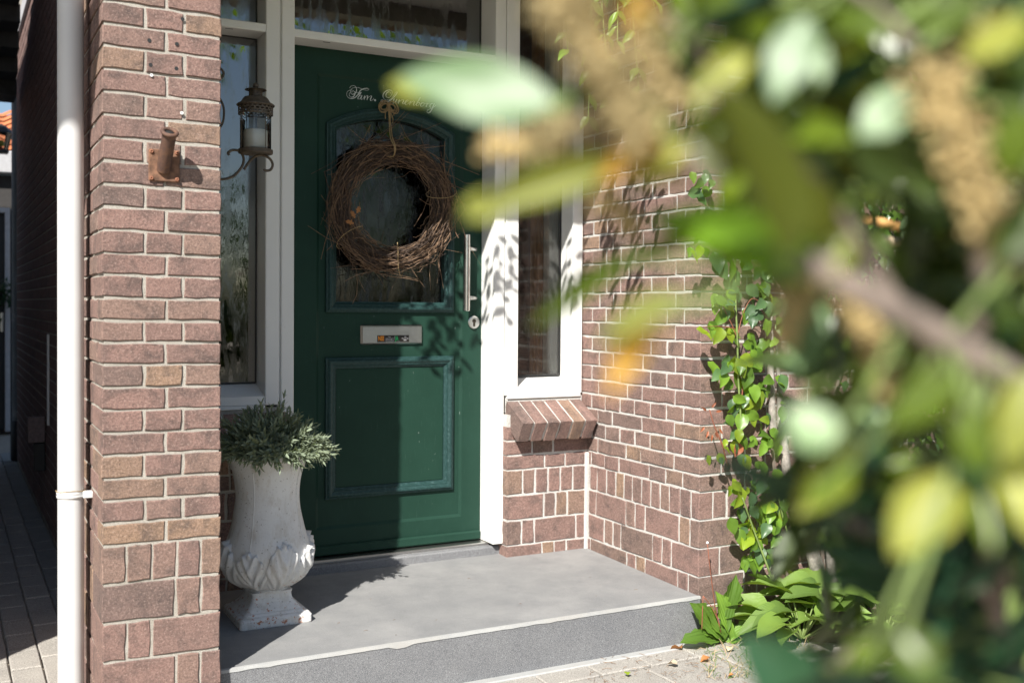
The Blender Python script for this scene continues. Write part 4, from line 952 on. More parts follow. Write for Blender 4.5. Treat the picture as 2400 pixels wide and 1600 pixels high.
MB().rbox(DPX+dpr*0.8, DPX+dpr+0.02, DPY-0.05, DPY-0.046+0.03, zc_-0.009, zc_+0.009, 0.002).build('clamp_lug', WHITEP, dp)
MB().tube([(DPX+dpr, DPY-0.03, zc_), (PX0+0.01, DPY-0.03, zc_)], 0.0035, 8).build('clamp_pin', STEELM, dp)
tr = MB(); tr.tube([(DPX+(dpr+.004)*math.cos(a), DPY+(dpr+.004)*math.sin(a), zc_+0.0105+0.0015*math.sin(a*3)) for a in [math.pi*(0.95+1.1*i/16) for i in range(17)]], 0.0012, 5); tr.build('string', TWINE, dp)

# ================================================================== alley behind the downpipe
AX = 0.490
al = thing('brick_wall', 'dark shaded brick side wall running down the alley', 'wall', (AX+0.1, 6, 0))
MB().box(AX+0.004, AX+0.3, 4.005, 9.0, 0, 3.6).build('mortar', MORTAR, al)
n_ind = 0; joined = MB()
for r in range(52):
    zb = 0.02+r*H*1.0; zt = zb+H
    y = 4.0-(0.1 if r % 2 else 0.05)
    while y < 9.0:
        L = 0.2125 if r % 2 else 0.106
        y1 = min(y+L, 9.0); y0 = max(y, 4.005)
        cen = Vector((AX, (y0+y1)/2, (zb+zt)/2))-EYE; dd = cen.dot(FWD); sx = CX+F*cen.dot(RT)/dd; sy = PPY-F*cen.dot(UP)/dd
        if sy > -20 and y < 5.4 and n_ind < 290 and sx > 60:
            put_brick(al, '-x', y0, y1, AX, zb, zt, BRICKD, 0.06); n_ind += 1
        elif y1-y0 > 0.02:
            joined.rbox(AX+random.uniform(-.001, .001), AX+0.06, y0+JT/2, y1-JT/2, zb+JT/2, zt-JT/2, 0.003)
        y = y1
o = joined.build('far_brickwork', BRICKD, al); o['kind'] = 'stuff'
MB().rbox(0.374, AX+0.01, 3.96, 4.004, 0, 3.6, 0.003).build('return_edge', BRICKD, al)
MB().rbox(AX-0.012, AX-0.0005, 6.10, 6.13, at(90, 966, 'x', AX).z, at(90, 775, 'x', AX).z, 0.003).build('conduit', FRAME, al)
o = MB().rbox(AX-0.09, AX+0.0-0.004, 6.35, 6.40, 0.46, 0.60, 0.003).build('wood_block', WOOD); o.rotation_euler = (0, 0, 0)
tag(o, 'grey weathered wooden block fixed low on the alley wall', 'block')
MB().rbox(AX-0.06, AX-0.002, 6.36, 6.39, 0.30, 0.455, 0.003).build('block_bracket', DARK, o)
gp_ = thing('downpipe', 'dull grey downpipe at the far end of the alley wall', 'downpipe', (0.43, 9.05, 0))
pA = at(42, 600, 'y', 9.05); gr_ = (at(58, 600, 'y', 9.05).x-at(25, 600, 'y', 9.05).x)*0.5*math.cos(YAW)
ztop = at(42, 150, 'y', 9.05).z
MB().tube(crom([(pA.x, 9.05, 0), (pA.x, 9.05, 1.5), (pA.x, 9.05, ztop), (pA.x+0.01, 8.99, ztop+0.09), (pA.x+0.02, 8.86, ztop+0.13)], 5), gr_, 24).build('pipe', GREYP, gp_, True)
MB().lathe([(gr_+.001, 0), (gr_+.012, 0.01), (gr_+.012, 0.30), (gr_+.001, 0.31)], (pA.x, 9.05, at(42, 1078, 'y', 9.05).z), 24).build('socket', DARK, gp_, True)
gut = MB().rbox(pA.x-0.03, pA.x+0.08, 4.2, 8.95, ztop+0.10, ztop+0.22, 0.01).build('gutter', PLASTER); tag(gut, 'pale gutter board running along the top of the alley wall', 'gutter')
# lean-to roof edge over the far end, seen from below
rf = thing('lean_to_roof', 'dark overlapping roof boards above the far end of the alley', 'roof', (-0.6, 8.0, 2.6))
z0 = at(10, 240, 'y', 8.6).z
for k in range(9):
    y = 8.6-k*0.30; z = z0+k*0.10
    o = MB().rbox(-2.0, at(33+2.5*k, 200, 'y', y).x, y-0.33, y, z, z+0.115, 0.003).build('board', SLATE, rf); 
# neighbour's back building at the end of the alley
nb = thing('garden_house', 'low outbuilding with dark door and orange tiled roof at the alley end', 'building', (0.2, 11.2, 0))
Y2 = 11.0
def np(px, py): return at(px, py, 'y', Y2)
MB().box(-3, 0.62, Y2+0.02, Y2+2, 0, np(10, 410).z).build('wall', NEARBLACK, nb)
MB().rbox(-3, 0.66, Y2-0.10, Y2+0.1, np(10, 408).z, np(10, 356).z, 0.01).build('fascia', PLASTER, nb)
zr0 = np(10, 352).z; zr1 = at(10, 266, 'y', 12.6).z
for k in range(8):
    t0 = k/8; t1 = (k+1)/8
    for i in range(6):
        x = 0.70-0.23*i; m = MB(); vs = []; fs = []
        for q in range(7):
            u = q/6; xx = x-0.23*u; hh = 0.025*math.sin(u*math.pi*2)
            vs += [(xx, Y2+1.6*t0, zr0+(zr1-zr0)*t0+0.03+hh), (xx, Y2+1.6*t1+0.03, zr0+(zr1-zr0)*t1+0.022+hh)]
        for q in range(6): fs.append((2*q, 2*q+2, 2*q+3, 2*q+1))
        m.add(vs, fs).build('roof_tile', ORANGE, nb, True)
MB().add([(-3, Y2, zr0-.02), (0.72, Y2, zr0-.02), (0.72, Y2+1.6, zr1-.02), (-3, Y2+1.6, zr1-.02), (-3, Y2+1.6, zr0-.02), (0.72, Y2+1.6, zr0-.02)], [(0,1,2,3),(3,2,5,4),(0,4,5,1)]).build('roof_deck', ORANGE, nb)
xf0, xf1 = np(11, 700).x, np(23, 700).x
MB().rbox(xf0, xf1, Y2-0.05, Y2+0.05, 0.02, np(10, 497).z, 0.006).build('door_frame', PLASTER, nb)
MB().rbox(xf0-0.9, xf1, Y2-0.05, Y2+0.05, np(10, 500).z, np(10, 488).z, 0.006).build('door_frame', PLASTER, nb)
dl = MB().rbox(xf0-0.86, xf0-0.004, Y2-0.01, Y2+0.03, 0.04, np(10, 503).z, 0.004).build('door_leaf', DARK, nb)
MB().rbox(np(1, 700).x, np(8.5, 700).x, Y2-0.03, Y2-0.012, np(5, 778).z, np(5, 732).z, 0.006).build('door_handle', STEELM, dl)
fl = MB(); rq = random.Random(2); c0 = at(8, 690, 'y', Y2-0.12)
for _ in range(160): blade(fl, c0+Vector((rq.gauss(0, .05), rq.gauss(0, .04), rq.gauss(0, .06))), Vector((rq.gauss(0, 1), rq.gauss(0, 1), rq.gauss(0, 1))), 0.05, 0.02, Vector((0.1, 0.2, 1)))
hp = thing('hanging_plant', 'small dark trailing plant hanging on the outbuilding door frame', 'plant', c0); o = fl.build('foliage', LV_SHADE, hp); o['kind'] = 'stuff'; (lambda *a: 0)(o, 'small dark trailing plant hanging on the outbuilding door frame', 'plant')
lt = thing('street_lantern', 'small black lantern in front of the orange roof', 'lantern', at(3, 330, 'y', 10.5))
c1 = at(3, 352, 'y', 10.5); zt1 = at(3, 312, 'y', 10.5).z; zt2 = at(3, 290, 'y', 10.5).z
MB().lathe([(0.05, c1.z), (0.085, zt1)], (c1.x, c1.y, 0), 6).build('glass', CLEAR, lt)
MB().lathe([(0.105, zt1), (0.085, zt1+0.03), (0.04, zt2-0.02), (0.0, zt2)], (c1.x, c1.y, 0), 6).build('roof', DARK, lt)
for k in range(6): a = math.pi*k/3; MB().tube([(c1.x+0.05*math.cos(a), c1.y+0.05*math.sin(a), c1.z), (c1.x+0.085*math.cos(a), c1.y+0.085*math.sin(a), zt1)], 0.006, 5).build('rib', DARK, lt)
MB().rbox(c1.x-0.06, c1.x+0.06, c1.y-0.06, c1.y+0.06, c1.z-0.03, c1.z, 0.01).build('base', DARK, lt)
MB().ball((c1.x, c1.y, c1.z+0.06), 0.03, 8, 6).build('bulb', LV_YEL, lt)
# neighbouring house on the left: outside the picture, it shades the alley
nh = thing('neighbour_house', 'neighbouring plastered house on the other side of the alley', 'building', (-3, 6, 0))
MB().box(-8, -0.60, 3.22, 9.2, 0, 4.3).build('wall', PLASTER, nh)  # unseen wall, finish chosen pale to bounce light into the alley
MB().box(-8, -0.97, 1.70, 3.3, 3.615, 3.75).build('canopy', FRAME, nh)  # unseen, added and sized to shade the top of the white downpipe

# ================================================================== plants by the wall
rv = random.Random(21)
def basis(p, ydir, nrm, L, W):
    y = Vector(ydir).normalized(); n = Vector(nrm); n = n-y*n.dot(y); n = n.normalized() if n.length > 1e-4 else y.orthogonal().normalized(); x = y.cross(n)
    M = Matrix((x*W, y*L, n*L)).transposed().to_4x4(); M.translation = p; return M
def rprof(t): return 0.5*max(0, math.sin(math.pi*min(1, t**0.82)))**0.85*(1-0.25*t)
ROSE = {k: [leaf_mesh('leaf', mt, rprof, 0.22, 0.30, 7, 0.14, s) for s in range(3)] for k, mt in (('g', LV_ROSE), ('d', LV_ROSED), ('y', LV_ROSEY), ('r', LV_RED))}
def put_leaf(parent, meshes, p, ydir, nrm, L, W): return link('leaf', rv.choice(meshes), parent, basis(p, ydir, nrm, L, W))
rose = thing('climbing_rose', 'climbing rose with bright green leaflets against the brick corner', 'plant', (2.62, 3.02, 0))
PR = 3.03
spots = [(1630,600,'y',1),(1640,590,'y',.8),(1618,590,'g',.8),(1655,590,'g',.8),(1690,630,'d',1.6),(1716,625,'g',1.5),(1745,612,'g',1),(1708,600,'g',.7),(1775,640,'d',1.1),(1803,648,'d',1.1),(1830,650,'d',1),(1765,682,'d',1.2),(1760,728,'d',1.3),(1785,712,'d',1),(1778,740,'d',1),(1800,722,'d',.9),(1818,728,'d',1),(1765,752,'d',1),(1702,702,'g',.8),(1688,722,'y',1),(1676,702,'g',.8),(1710,718,'y',.9),(1790,690,'g',.9),(1655,780,'y',1.4),(1672,768,'g',1),(1685,785,'y',1.2),(1712,783,'y',1.1),(1690,745,'g',1.1),(1729,805,'g',.8),(1719,848,'y',1.1),(1735,862,'y',1.3),(1752,872,'y',1.5),(1756,845,'y',1.2),(1770,825,'g',1.2),(1778,855,'g',1),(1676,868,'g',1.5),(1702,862,'d',1),(1697,888,'g',1),(1728,888,'g',1),(1748,905,'g',1),(1770,920,'g',1.1),(1785,905,'g',1),(1734,936,'g',1),(1752,945,'y',1.2),(1775,950,'y',1.3),(1720,955,'g',1.2),(1765,975,'g',1.3),(1712,985,'g',1),(1738,988,'g',1.1),(1800,985,'d',1),(1722,1018,'d',1),(1738,1035,'g',1.5),(1768,1032,'g',.9),(1796,1040,'g',1.1),(1722,1048,'y',1),(1731,1052,'r',1),(1704,1052,'y',.7),(1662,1078,'y',.8),(1690,1075,'y',.8),(1752,1085,'y',1),(1728,1140,'y',1),(1737,1165,'y',1.3),(1712,1150,'y',.8),(1752,1150,'y',.7),(1784,1140,'d',1.1),(1806,1140,'g',1.2),(1768,1140,'d',1),(1782,1190,'y',1),(1810,1188,'y',1),(1806,1210,'g',1),(1830,1212,'y',1),(1785,1212,'g',1.2),(1740,1205,'d',1),(1748,1232,'g',1.1),(1762,1232,'y',1),(1718,1232,'g',1.2),(1745,1245,'y',1.1),(1760,1255,'y',1),(1752,1268,'y',1.2),(1772,1262,'y',1.1),(1785,1248,'y',1),(1735,1258,'g',1),(1795,1240,'d',1),(1818,1268,'g',1.1),(1822,1240,'d',1),(1760,1290,'d',.9),(1772,1280,'d',1),(1745,1318,'g',1),(1765,1325,'g',1),(1782,1300,'d',1),(1810,1285,'g',1),(1808,1310,'g',.9),(1780,1318,'g',.9),(1846,1280,'g',1.2),(1862,1290,'g',1.2),(1746,1325,'g',.8),(1640,430,'g',1),(1655,450,'g',1),(1630,450,'d',1),(1645,465,'d',1),(1668,430,'g',.8),(1625,415,'g',.8),(1660,410,'d',.8)]
spots += [(px+rv.gauss(0, 15)+(8 if py > 1100 else 0), py+rv.gauss(0, 13), rv.choice('gggdy'), s_*rv.uniform(.6, .95)) for px, py, k, s_ in spots if px > 1665 and rv.random() < .9]
spots += [(rv.uniform(1690, 1830), rv.uniform(560, 720), rv.choice('gdd'), rv.uniform(.7, 1.2)) for _ in range(26)] + [(rv.uniform(1745, 1850), rv.uniform(740, 1280), rv.choice('gggd'), rv.uniform(.7, 1.15)) for _ in range(55)]
for px, py, k, s_ in spots:
    p = at(px, py, 'y', PR-rv.uniform(0, 0.05)); a = rv.gauss(-math.pi/2, 0.9)
    yd = Vector((math.cos(a), -0.25-0.3*rv.random(), math.sin(a))); nr = Vector((rv.gauss(-.25, .5), -1, rv.gauss(0.45, .5)))
    L = 0.058*s_*rv.uniform(0.85, 1.15); put_leaf(rose, ROSE[k], p-yd.normalized()*L*0.5, yd, nr, L, L*0.78)
def stem(parent, pts, r0, r1, mat, plane, name='stem', n=6):
    c = crom([at(px, py, 'y', plane-dy) for px, py, dy in pts], 5); MB().tube(c, [r0+(r1-r0)*i/(len(c)-1) for i in range(len(c))], n).build(name, mat, parent, True)
stem(rose, [(1722, 560, .02), (1724, 700, .02), (1728, 790, .03), (1730, 880, .02), (1735, 960, .02), (1738, 1020, .03)], 0.0035, 0.004, STEMG, PR)
stem(rose, [(1733, 860, .02), (1741, 900, .01), (1735, 960, .01), (1732, 1010, .01)], 0.0025, 0.003, STEMR, PR)
stem(rose, [(1740, 1165, .04), (1752, 1200, .04), (1768, 1245, .04), (1785, 1290, .05), (1800, 1330, .06), (1815, 1370, .05)], 0.003, 0.0045, STEMG, PR)
stem(rose, [(1663, 960, .03), (1675, 1000, .03), (1692, 1040, .03), (1705, 1090, .02)], 0.002, 0.003, STEMR, PR)
stem(rose, [(1820, 1140, .02), (1835, 1210, .03), (1850, 1260, .04), (1862, 1300, .05)], 0.004, 0.0045, STEMG, PR)
stem(rose, [(1690, 705, .03), (1702, 735, .02), (1715, 760, .02), (1727, 790, .02)], 0.0015, 0.002, STEMR, PR)
stem(rose, [(1650, 1270-600+95, .05), (1690, 765, .03), (1726, 770, .02)], 0.0012, 0.0018, STEMR, PR)
stem(rose, [(1790, 715, .04), (1762, 700, .03), (1740, 740, .02), (1726, 800, .02)], 0.0012, 0.0018, STEMR, PR)
for px, py, a in ((1655, 962, 2.6), (1668, 955, .9), (1678, 965, .2), (1660, 1010, 4.2), (1668, 1018, 4.6), (1676, 1012, 5.1), (1685, 1005, 5.4), (1650, 1000, 3.9)):
    p = at(px, py, 'y', PR-0.03); put_leaf(rose, ROSE['r'], p, (math.cos(a), -.3, math.sin(a)), (rv.gauss(0, .4), -1, .4), 0.026, 0.010)
# pale dead stems and the gnarled trunk of the old vine
tk = thing('old_vine_trunk', 'gnarled grey bare vine trunk and stumps against the front wall', 'trunk', (2.9, 3.0, 0))
def knotty(pts, rads, name):
    c = crom(pts, 6); rr = crom([(r, 0, 0) for r in rads], 6); m = MB(); n = 11; vs = []; fs = []
    for i, p in enumerate(c):
        for k in range(n):
            a = 2*math.pi*k/n; r = rr[i].x*(1+0.22*noise.noise((math.cos(a)*1.5, math.sin(a)*1.5, i*0.25))); vs.append(p+Vector((r*math.cos(a), r*math.sin(a), 0)))
    for i in range(len(c)-1):
        for k in range(n): fs.append((i*n+k, i*n+(k+1) % n, (i+1)*n+(k+1) % n, (i+1)*n+k))
    fs.append(tuple(range((len(c)-1)*n, len(c)*n))); m.add(vs, fs).build(name, BARK, tk, True)
w_ = lambda px, py, dy=0.05: at(px, py, 'y', YF-dy)
knotty([w_(1812, 1010), w_(1808, 900), w_(1806, 800), w_(1810, 735)], [0.015, 0.012, 0.011, 0.003], 'dead_stem')
knotty([w_(1830, 1000), w_(1826, 900), w_(1818, 790)], [0.014, 0.009, 0.003], 'dead_stem')
knotty([w_(1935, 1390, .08), w_(1905, 1300, .07), w_(1880, 1220, .06), w_(1852, 1150, .06), w_(1840, 1060, .05), w_(1830, 980, .05)], [0.034, 0.028, 0.025, 0.022, 0.017, 0.012], 'trunk')
knotty([w_(1955, 1400, .06), w_(1945, 1280, .06), w_(1935, 1200, .05), w_(1940, 1130, .05)], [0.022, 0.018, 0.015, 0.010], 'trunk')
knotty([w_(1985, 1390, .06), w_(1975, 1290, .06), w_(1960, 1200, .05)], [0.022, 0.018, 0.012], 'trunk')
# thick climber further right, read as one mass
cl = thing('wall_climber', 'dense dark green climber covering the wall right of the rose', 'plant', (3.6, 3.0, 0))
m = MB(); m2 = MB()
for i in range(15000):
    x = rv.uniform(2.66, 6.0); z = rv.uniform(0.10, 3.0)
    if x < 3.05 and z < 1.45 - 0.5*(x-2.66): continue
    if x < 2.85 and rv.random() < 0.5: continue
    den = noise.noise((x*2.2, 0, z*2.2))
    if den < -0.34: continue
    y = YF-0.02-abs(rv.gauss(0, 0.15)); p = Vector((x, y, z)); a = rv.gauss(-math.pi/2, .8); yd = Vector((math.cos(a), -.4, math.sin(a))); L = rv.uniform(0.035, 0.06)
    (m if rv.random() < .6 else m2)
    M = basis(p, yd, (rv.gauss(-.2, .6), -1, rv.gauss(.4, .6)), L, L*.62); tgt = m if rv.random() < .6 else m2
    tgt.add([M @ Vector(v) for v in ((0,0,0),(-.42,.35,.12),(0,.4,0),(.42,.35,.12),(-.28,.75,.05),(0,.78,-.05),(.28,.75,.05),(0,1,-.15))], [(0,2,1),(0,3,2),(1,2,5,4),(2,3,6,5),(4,5,7),(5,6,7)])
o = m.build('leaves', LV_ROSE, cl); o['kind'] = 'stuff'
o = m2.build('dark_leaves', LV_ROSED, cl); o['kind'] = 'stuff'
m = MB()
for i in range(14): x = 2.8+i*0.2; m.tube(crom([(x+rv.gauss(0, .06), YF-0.03, z) for z in (0, .6, 1.3, 2.0, 2.8)], 4), 0.006, 5, False)
o = m.build('stems', STEMB, cl); o['kind'] = 'stuff'
# window with a white slatted blind further along the wall
bw_ = thing('side_window', 'window with white slatted blind half hidden behind leaves', 'window', (4.6, YF, 1.0))
wx0 = at(2320, 60, 'y', YF-0.03).x-0.25
MB().rbox(wx0, wx0+1.2, YF-0.03, YF+0.02, 1.93, 2.7, 0.006).build('frame', FRAME, bw_)
for k in range(13): MB().rbox(wx0+0.08, wx0+1.12, YF-0.045, YF-0.032, 1.97+k*0.054, 1.97+k*0.054+0.034, 0.003).build('slat', FRAME, bw_)

# hostas, weeds and litter
def hprof(t): return 0.5*max(0, math.sin(math.pi*min(1, (0.04+0.96*t)**0.75)))**0.75
HOST = [leaf_mesh('leaf', LV_HOSTA, hprof, 0.30, c, 9, 0.10, s) for s, c in enumerate((0.25, 0.45, 0.6, 0.35))]
def hosta(lab, px, py, n, size, seed):
    g = at(px, py, 'z', 0.02); rh = random.Random(seed)
    h = thing('hosta', lab, 'plant', g, 'hostas under the climbing rose')
    for i in range(n):
        az = 2*math.pi*i/n*1.62+rh.uniform(-.3, .3); el = R(rh.uniform(25, 78)); hl = size*rh.uniform(.40, .95)
        d = Vector((math.cos(az)*math.cos(el), math.sin(az)*math.cos(el), math.sin(el))); p = g+d*hl
        MB().tube([g+d*0.01, g+d*hl*0.6, p], [0.004, 0.003, 0.0025], 6, False).build('petiole', STEMG, h, True)
        yd = Vector((math.cos(az), math.sin(az), 0.55*math.sin(el)+rh.uniform(-.2, .2))); L = size*rh.uniform(.75, 1.05)
        link('leaf', rh.choice(HOST), h, basis(p, yd, (rh.gauss(0, .2), rh.gauss(-.2, .2), 1), L, L*.62))
hosta('lime green ribbed hosta beside the dandelion weed', 1880, 1497, 22, 0.175, 1)
hosta('lime green ribbed hosta at the foot of the old vine trunk', 1945, 1482, 22, 0.195, 2)
hosta('lime green ribbed hosta half hidden behind dark laurel leaves', 2070, 1500, 20, 0.18, 3)
hosta('small lime green hosta growing towards the side window', 2270, 1500, 14, 0.19, 4)
hosta('lime green hosta at the back of the garden bed', 2150, 1485, 14, 0.18, 6)
def dprof(t): return (0.10+0.34*t**0.7)*(1 if t < .9 else (1-t)*10)*(0.88+0.12*math.sin(t*46))*max(0, 1-t**9)
DAND = [leaf_mesh('leaf', LV_DAND, dprof, 0.22, c, 14, 0.22, s) for s, c in enumerate((0.15, 0.35, 0.5))]
g = at(1698, 1505, 'z', 0.0); da = thing('dandelion', 'dandelion weed with broad toothed leaves at the corner of the stone step', 'weed', g)
for tx, ty, L, wd, nn in ((1635, 1420, .125, .075, (-.3, -1, .5)), (1660, 1425, .12, .06, (.3, -1, .6)), (1690, 1395, .145, .06, (-.1, -1, .25)), (1727, 1362, .18, .065, (-.5, -1, .2)), (1628, 1478, .10, .065, (0, -.7, 1)), (1770, 1440, .16, .06, (-.2, -.6, 1)), (1660, 1468, .09, .055, (.2, -.8, .8)), (1722, 1455, .10, .05, (-.6, -1, .6)), (1742, 1478, .12, .05, (0, -.5, 1))):
    t = at(tx, ty, 'y', g.y-rv.uniform(-.01, .06)); b0 = g+Vector((rv.gauss(0, .012), rv.gauss(0, .012), 0.004)); link('leaf', rv.choice(DAND), da, basis(b0, t-b0, nn, (t-b0).length*1.05, wd*1.5))
for pts in (((1658, 1272), (1664, 1330), (1676, 1420), (1690, 1482)), ((1648, 1396), (1646, 1440), (1645, 1475)), ((1648, 1396), (1670, 1425), (1690, 1470))):
    MB().tube(crom([at(x, y, 'y', g.y-.01) for x, y in pts], 4), 0.0017, 5).build('scape', STEMR, da, True)
MB().ball(at(1658, 1271, 'y', g.y-.01), 0.005, 8, 6).build('seed_head', STKW, da, True)
tf = thing('grass_tuft', 'dry grass tuft and small weeds at the edge of the paving', 'grass', at(1730, 1510, 'z', 0)); m = MB(); mg = MB()
for i in range(230):
    gx = at(rv.uniform(1650, 1900), rv.uniform(1485, 1590), 'z', 0.0); a = rv.uniform(0, 6.28); el = rv.uniform(.1, 1.2); d_ = Vector((math.cos(a)*math.cos(el), math.sin(a)*math.cos(el), math.sin(el)))
    L = rv.uniform(.025, .07); (m if rv.random() < .5 else mg).tube([gx, gx+d_*L*.5+Vector((0, 0, .004)), gx+d_*L-Vector((0, 0, .01*rv.random()))], [.0011, .0009, .0003], 3, False)
o = m.build('dry_blades', plain('dry_grass', (.42, .31, .17), .9, var=.3), tf); o['kind'] = 'stuff'
o = mg.build('green_blades', LV_DAND, tf); o['kind'] = 'stuff'
DRYM = [leaf_mesh('fallen_leaf', LV_DRY, rprof, .5, .4, 6, .3, s) for s in range(2)]
GRNM = leaf_mesh('fallen_leaf', LV_ROSEY, rprof, .3, .1, 5, .1, 3)
PALEM = leaf_mesh('fallen_leaf', leaf_mat('bleached_leaf', (.55, .45, .33), .2, .8, .1), rprof, .5, .3, 5, .3, 4)
for lab, px, py, me, L, a in (('curled orange fallen leaf against the foot of the step', 1598, 1518, DRYM[0], .062, .2), ('small green fallen leaf on the paving', 1470, 1573, GRNM, .024, 2.6), ('pale curled fallen leaf by the step corner', 1587, 1556, PALEM, .04, .4), ('brown fallen leaf lying near the weeds', 1665, 1540, DRYM[1], .04, 1.2), ('bleached scrap of leaf below the dandelion', 1712, 1515, PALEM, .035, 2.2), ('tiny brown leaf scrap far out on the paving', 1720, 1580, DRYM[1], .02, .9)):
    p = at(px, py, 'z', 0.012); o = link('fallen_leaf', me, None, Matrix.Translation(p) @ Matrix.Rotation(a, 4, 'Z') @ Matrix.Rotation(rv.uniform(-.25, .25), 4, 'X') @ Matrix.Scale(L, 4)); tag(o, lab, 'leaf')
lit = MB()
for i in range(150):
    p = at(rv.uniform(1380, 1850), rv.uniform(1530, 1640), 'z', 0.004); a = rv.uniform(0, 6.28); L = rv.uniform(.006, .035); q = Vector((math.cos(a), math.sin(a), .1))
    lit.tube([p, p+q*L*.5+Vector((rv.gauss(0, .003), rv.gauss(0, .003), .002)), p+q*L], .0008, 3, False)
for i in range(26):
    p = at(rv.uniform(720, 1600), rv.uniform(1340, 1540), 'z', 0.178)
    if 0.75 < p.x < 2.4 and 3.12 < p.y < 3.85:
        p.z = zf+(zbk-zf)*(p.y-3.09)/0.86+.002; a = rv.uniform(0, 6.28); L = rv.uniform(.006, .016); q = Vector((math.cos(a), math.sin(a), 0)); lit.tube([p, p+q*L*.5+Vector((.002, .001, .001)), p+q*L], .0006, 3, False)
o = lit.build('twig_litter', TWIGL); o['kind'] = 'stuff'; tag(o, 'scattered twigs and straw on the paving and step', 'litter')

# ================================================================== creeper hanging from the porch lintel (casts the leaf shadows)
cr = thing('porch_creeper', 'leafy creeper sprays hanging from the porch lintel', 'plant', (1.4, 3.0, 2.6))
def spray(x, z, L, n, yy):
    pts = crom([(x, yy, z), (x+rv.gauss(0, .015), yy-.02, z-L*.5), (x+rv.gauss(.01, .03), yy-.02, z-L)], 5); MB().tube(pts, [.002]*len(pts), 5, False).build('stem', STEMG, cr, True)
    for i in range(n):
        p = pts[min(len(pts)-1, int(len(pts)*(i+.5)/n))]; sd = -1 if i % 2 else 1
        put_leaf(cr, ROSE['g'], Vector(p), (sd*rv.uniform(.5, 1.0), rv.uniform(-.5, .2), -rv.uniform(.5, 1.1)), (rv.gauss(-.6, .3), -1, rv.gauss(.8, .3)), rv.uniform(.05, .078), rv.uniform(.022, .034))
for x, z, L, n in ((0.70, 2.62, .30, 9), (0.77, 2.62, .38, 11), (0.83, 2.62, .34, 10), (0.90, 2.62, .40, 12), (0.97, 2.62, .30, 9), (1.03, 2.62, .22, 7), (1.13, 2.62, .30, 9), (1.20, 2.62, .20, 7), (1.30, 2.62, .16, 6), (1.48, 2.62, .26, 8), (1.55, 2.62, .20, 6), (1.70, 2.62, .30, 9), (1.80, 2.62, .55, 14), (1.86, 2.60, .75, 17), (1.93, 2.62, .70, 16), (2.00, 2.62, .50, 13), (2.07, 2.60, .62, 14), (2.14, 2.62, .42, 11), (2.22, 2.6, .50, 11), (1.75, 2.62, .4, 10)):
    spray(x, z, L, n, 3.0+rv.uniform(-.03, .02))

# ================================================================== laurel shrub close to the lens
rf_ = random.Random(9)
lau = thing('laurel_shrub', 'large laurel shrub with glossy leaves and spent flower spikes very near the viewer', 'shrub', (1.05, 0.62, 0))
def lprof(t): return 0.5*max(0, math.sin(math.pi*min(1, (0.02+0.98*t)**0.9)))**0.8*(1-0.15*t)
LM = {k: [leaf_mesh('leaf', mt, lprof, 0.08 if k == 'gloss' else 0.28, c*(0.3 if k == 'gloss' else 1), 8, 0.05, s) for s, c in enumerate((0.10, 0.22))] for k, mt in (('gloss', LV_GLOSS), ('yel', LV_YEL), ('green', LV_GREEN), ('dark', LV_DARK), ('deep', LV_SHADE), ('och', LV_OCH), ('lime', LV_LIME), ('olive', LV_OLIVE))}
TOSUN = -SUN
def nvis(p, kind):
    V = (EYE-p).normalized()
    if kind == 'half': return (V+TOSUN).normalized()
    if kind == 'sun': return (V*0.7+TOSUN*0.9+Vector((rf_.gauss(0, .15), rf_.gauss(0, .15), rf_.gauss(0, .15)))).normalized()
    if kind == 'side': return (V*0.8+RT*0.5+Vector((0, 0, 0.5))).normalized()
    if kind == 'up': return (V*0.25+Vector((0, 0, 1))).normalized()
    return (V*0.75+RT*0.55+Vector((0.1, 0.1, -0.75))+Vector((rf_.gauss(0, .2), rf_.gauss(0, .2), rf_.gauss(0, .2)))).normalized()
BR = [[(2390, 1700, .95), (2330, 1400, .85), (2260, 1050, .75), (2120, 740, .66), (1880, 610, .60)],
      [(2480, 960, .58), (2300, 850, .57), (2120, 740, .56), (1880, 610, .56)],
      [(2260, 1050, .75), (2300, 700, .68), (2260, 350, .64), (2150, 120, .62), (1980, -40, .62)],
      [(2120, 740, .66), (1960, 480, .64), (1800, 300, .62), (1560, 210, .62), (1330, 215, .62)],
      [(1800, 300, .62), (1600, 80, .60), (1480, -60, .60)],
      [(2330, 1400, .85), (2150, 1300, .78), (1990, 1220, .74), (1900, 1150, .74)],
      [(2390, 1700, .95), (2250, 1560, .82), (2080, 1500, .76), (1900, 1580, .74)],
      [(2330, 1400, .85), (2420, 1150, .7), (2440, 800, .66), (2430, 420, .64)]]
samples = []
for bi, b_ in enumerate(BR):
    c = crom([deep(*q) for q in b_], 6)
    r0, r1 = ((.006, .0012), (.0062, .0045), (.004, .0018), (.003, .0012), (.002, .001), (.004, .0018), (.004, .0018), (.004, .0018))[bi]
    MB().tube(c, [r0+(r1-r0)*i/(len(c)-1) for i in range(len(c))], 10).build('branch', STEMB, lau, True); samples += c
root = Vector((1.05, 0.62, 0)); s0 = deep(2390, 1700, .95)
MB().tube(crom([root, root.lerp(s0, .4)+Vector((.03, .02, 0)), s0], 6), [.018-.008*i/12 for i in range(13)], 10).build('branch', STEMB, lau, True)
pet = MB()
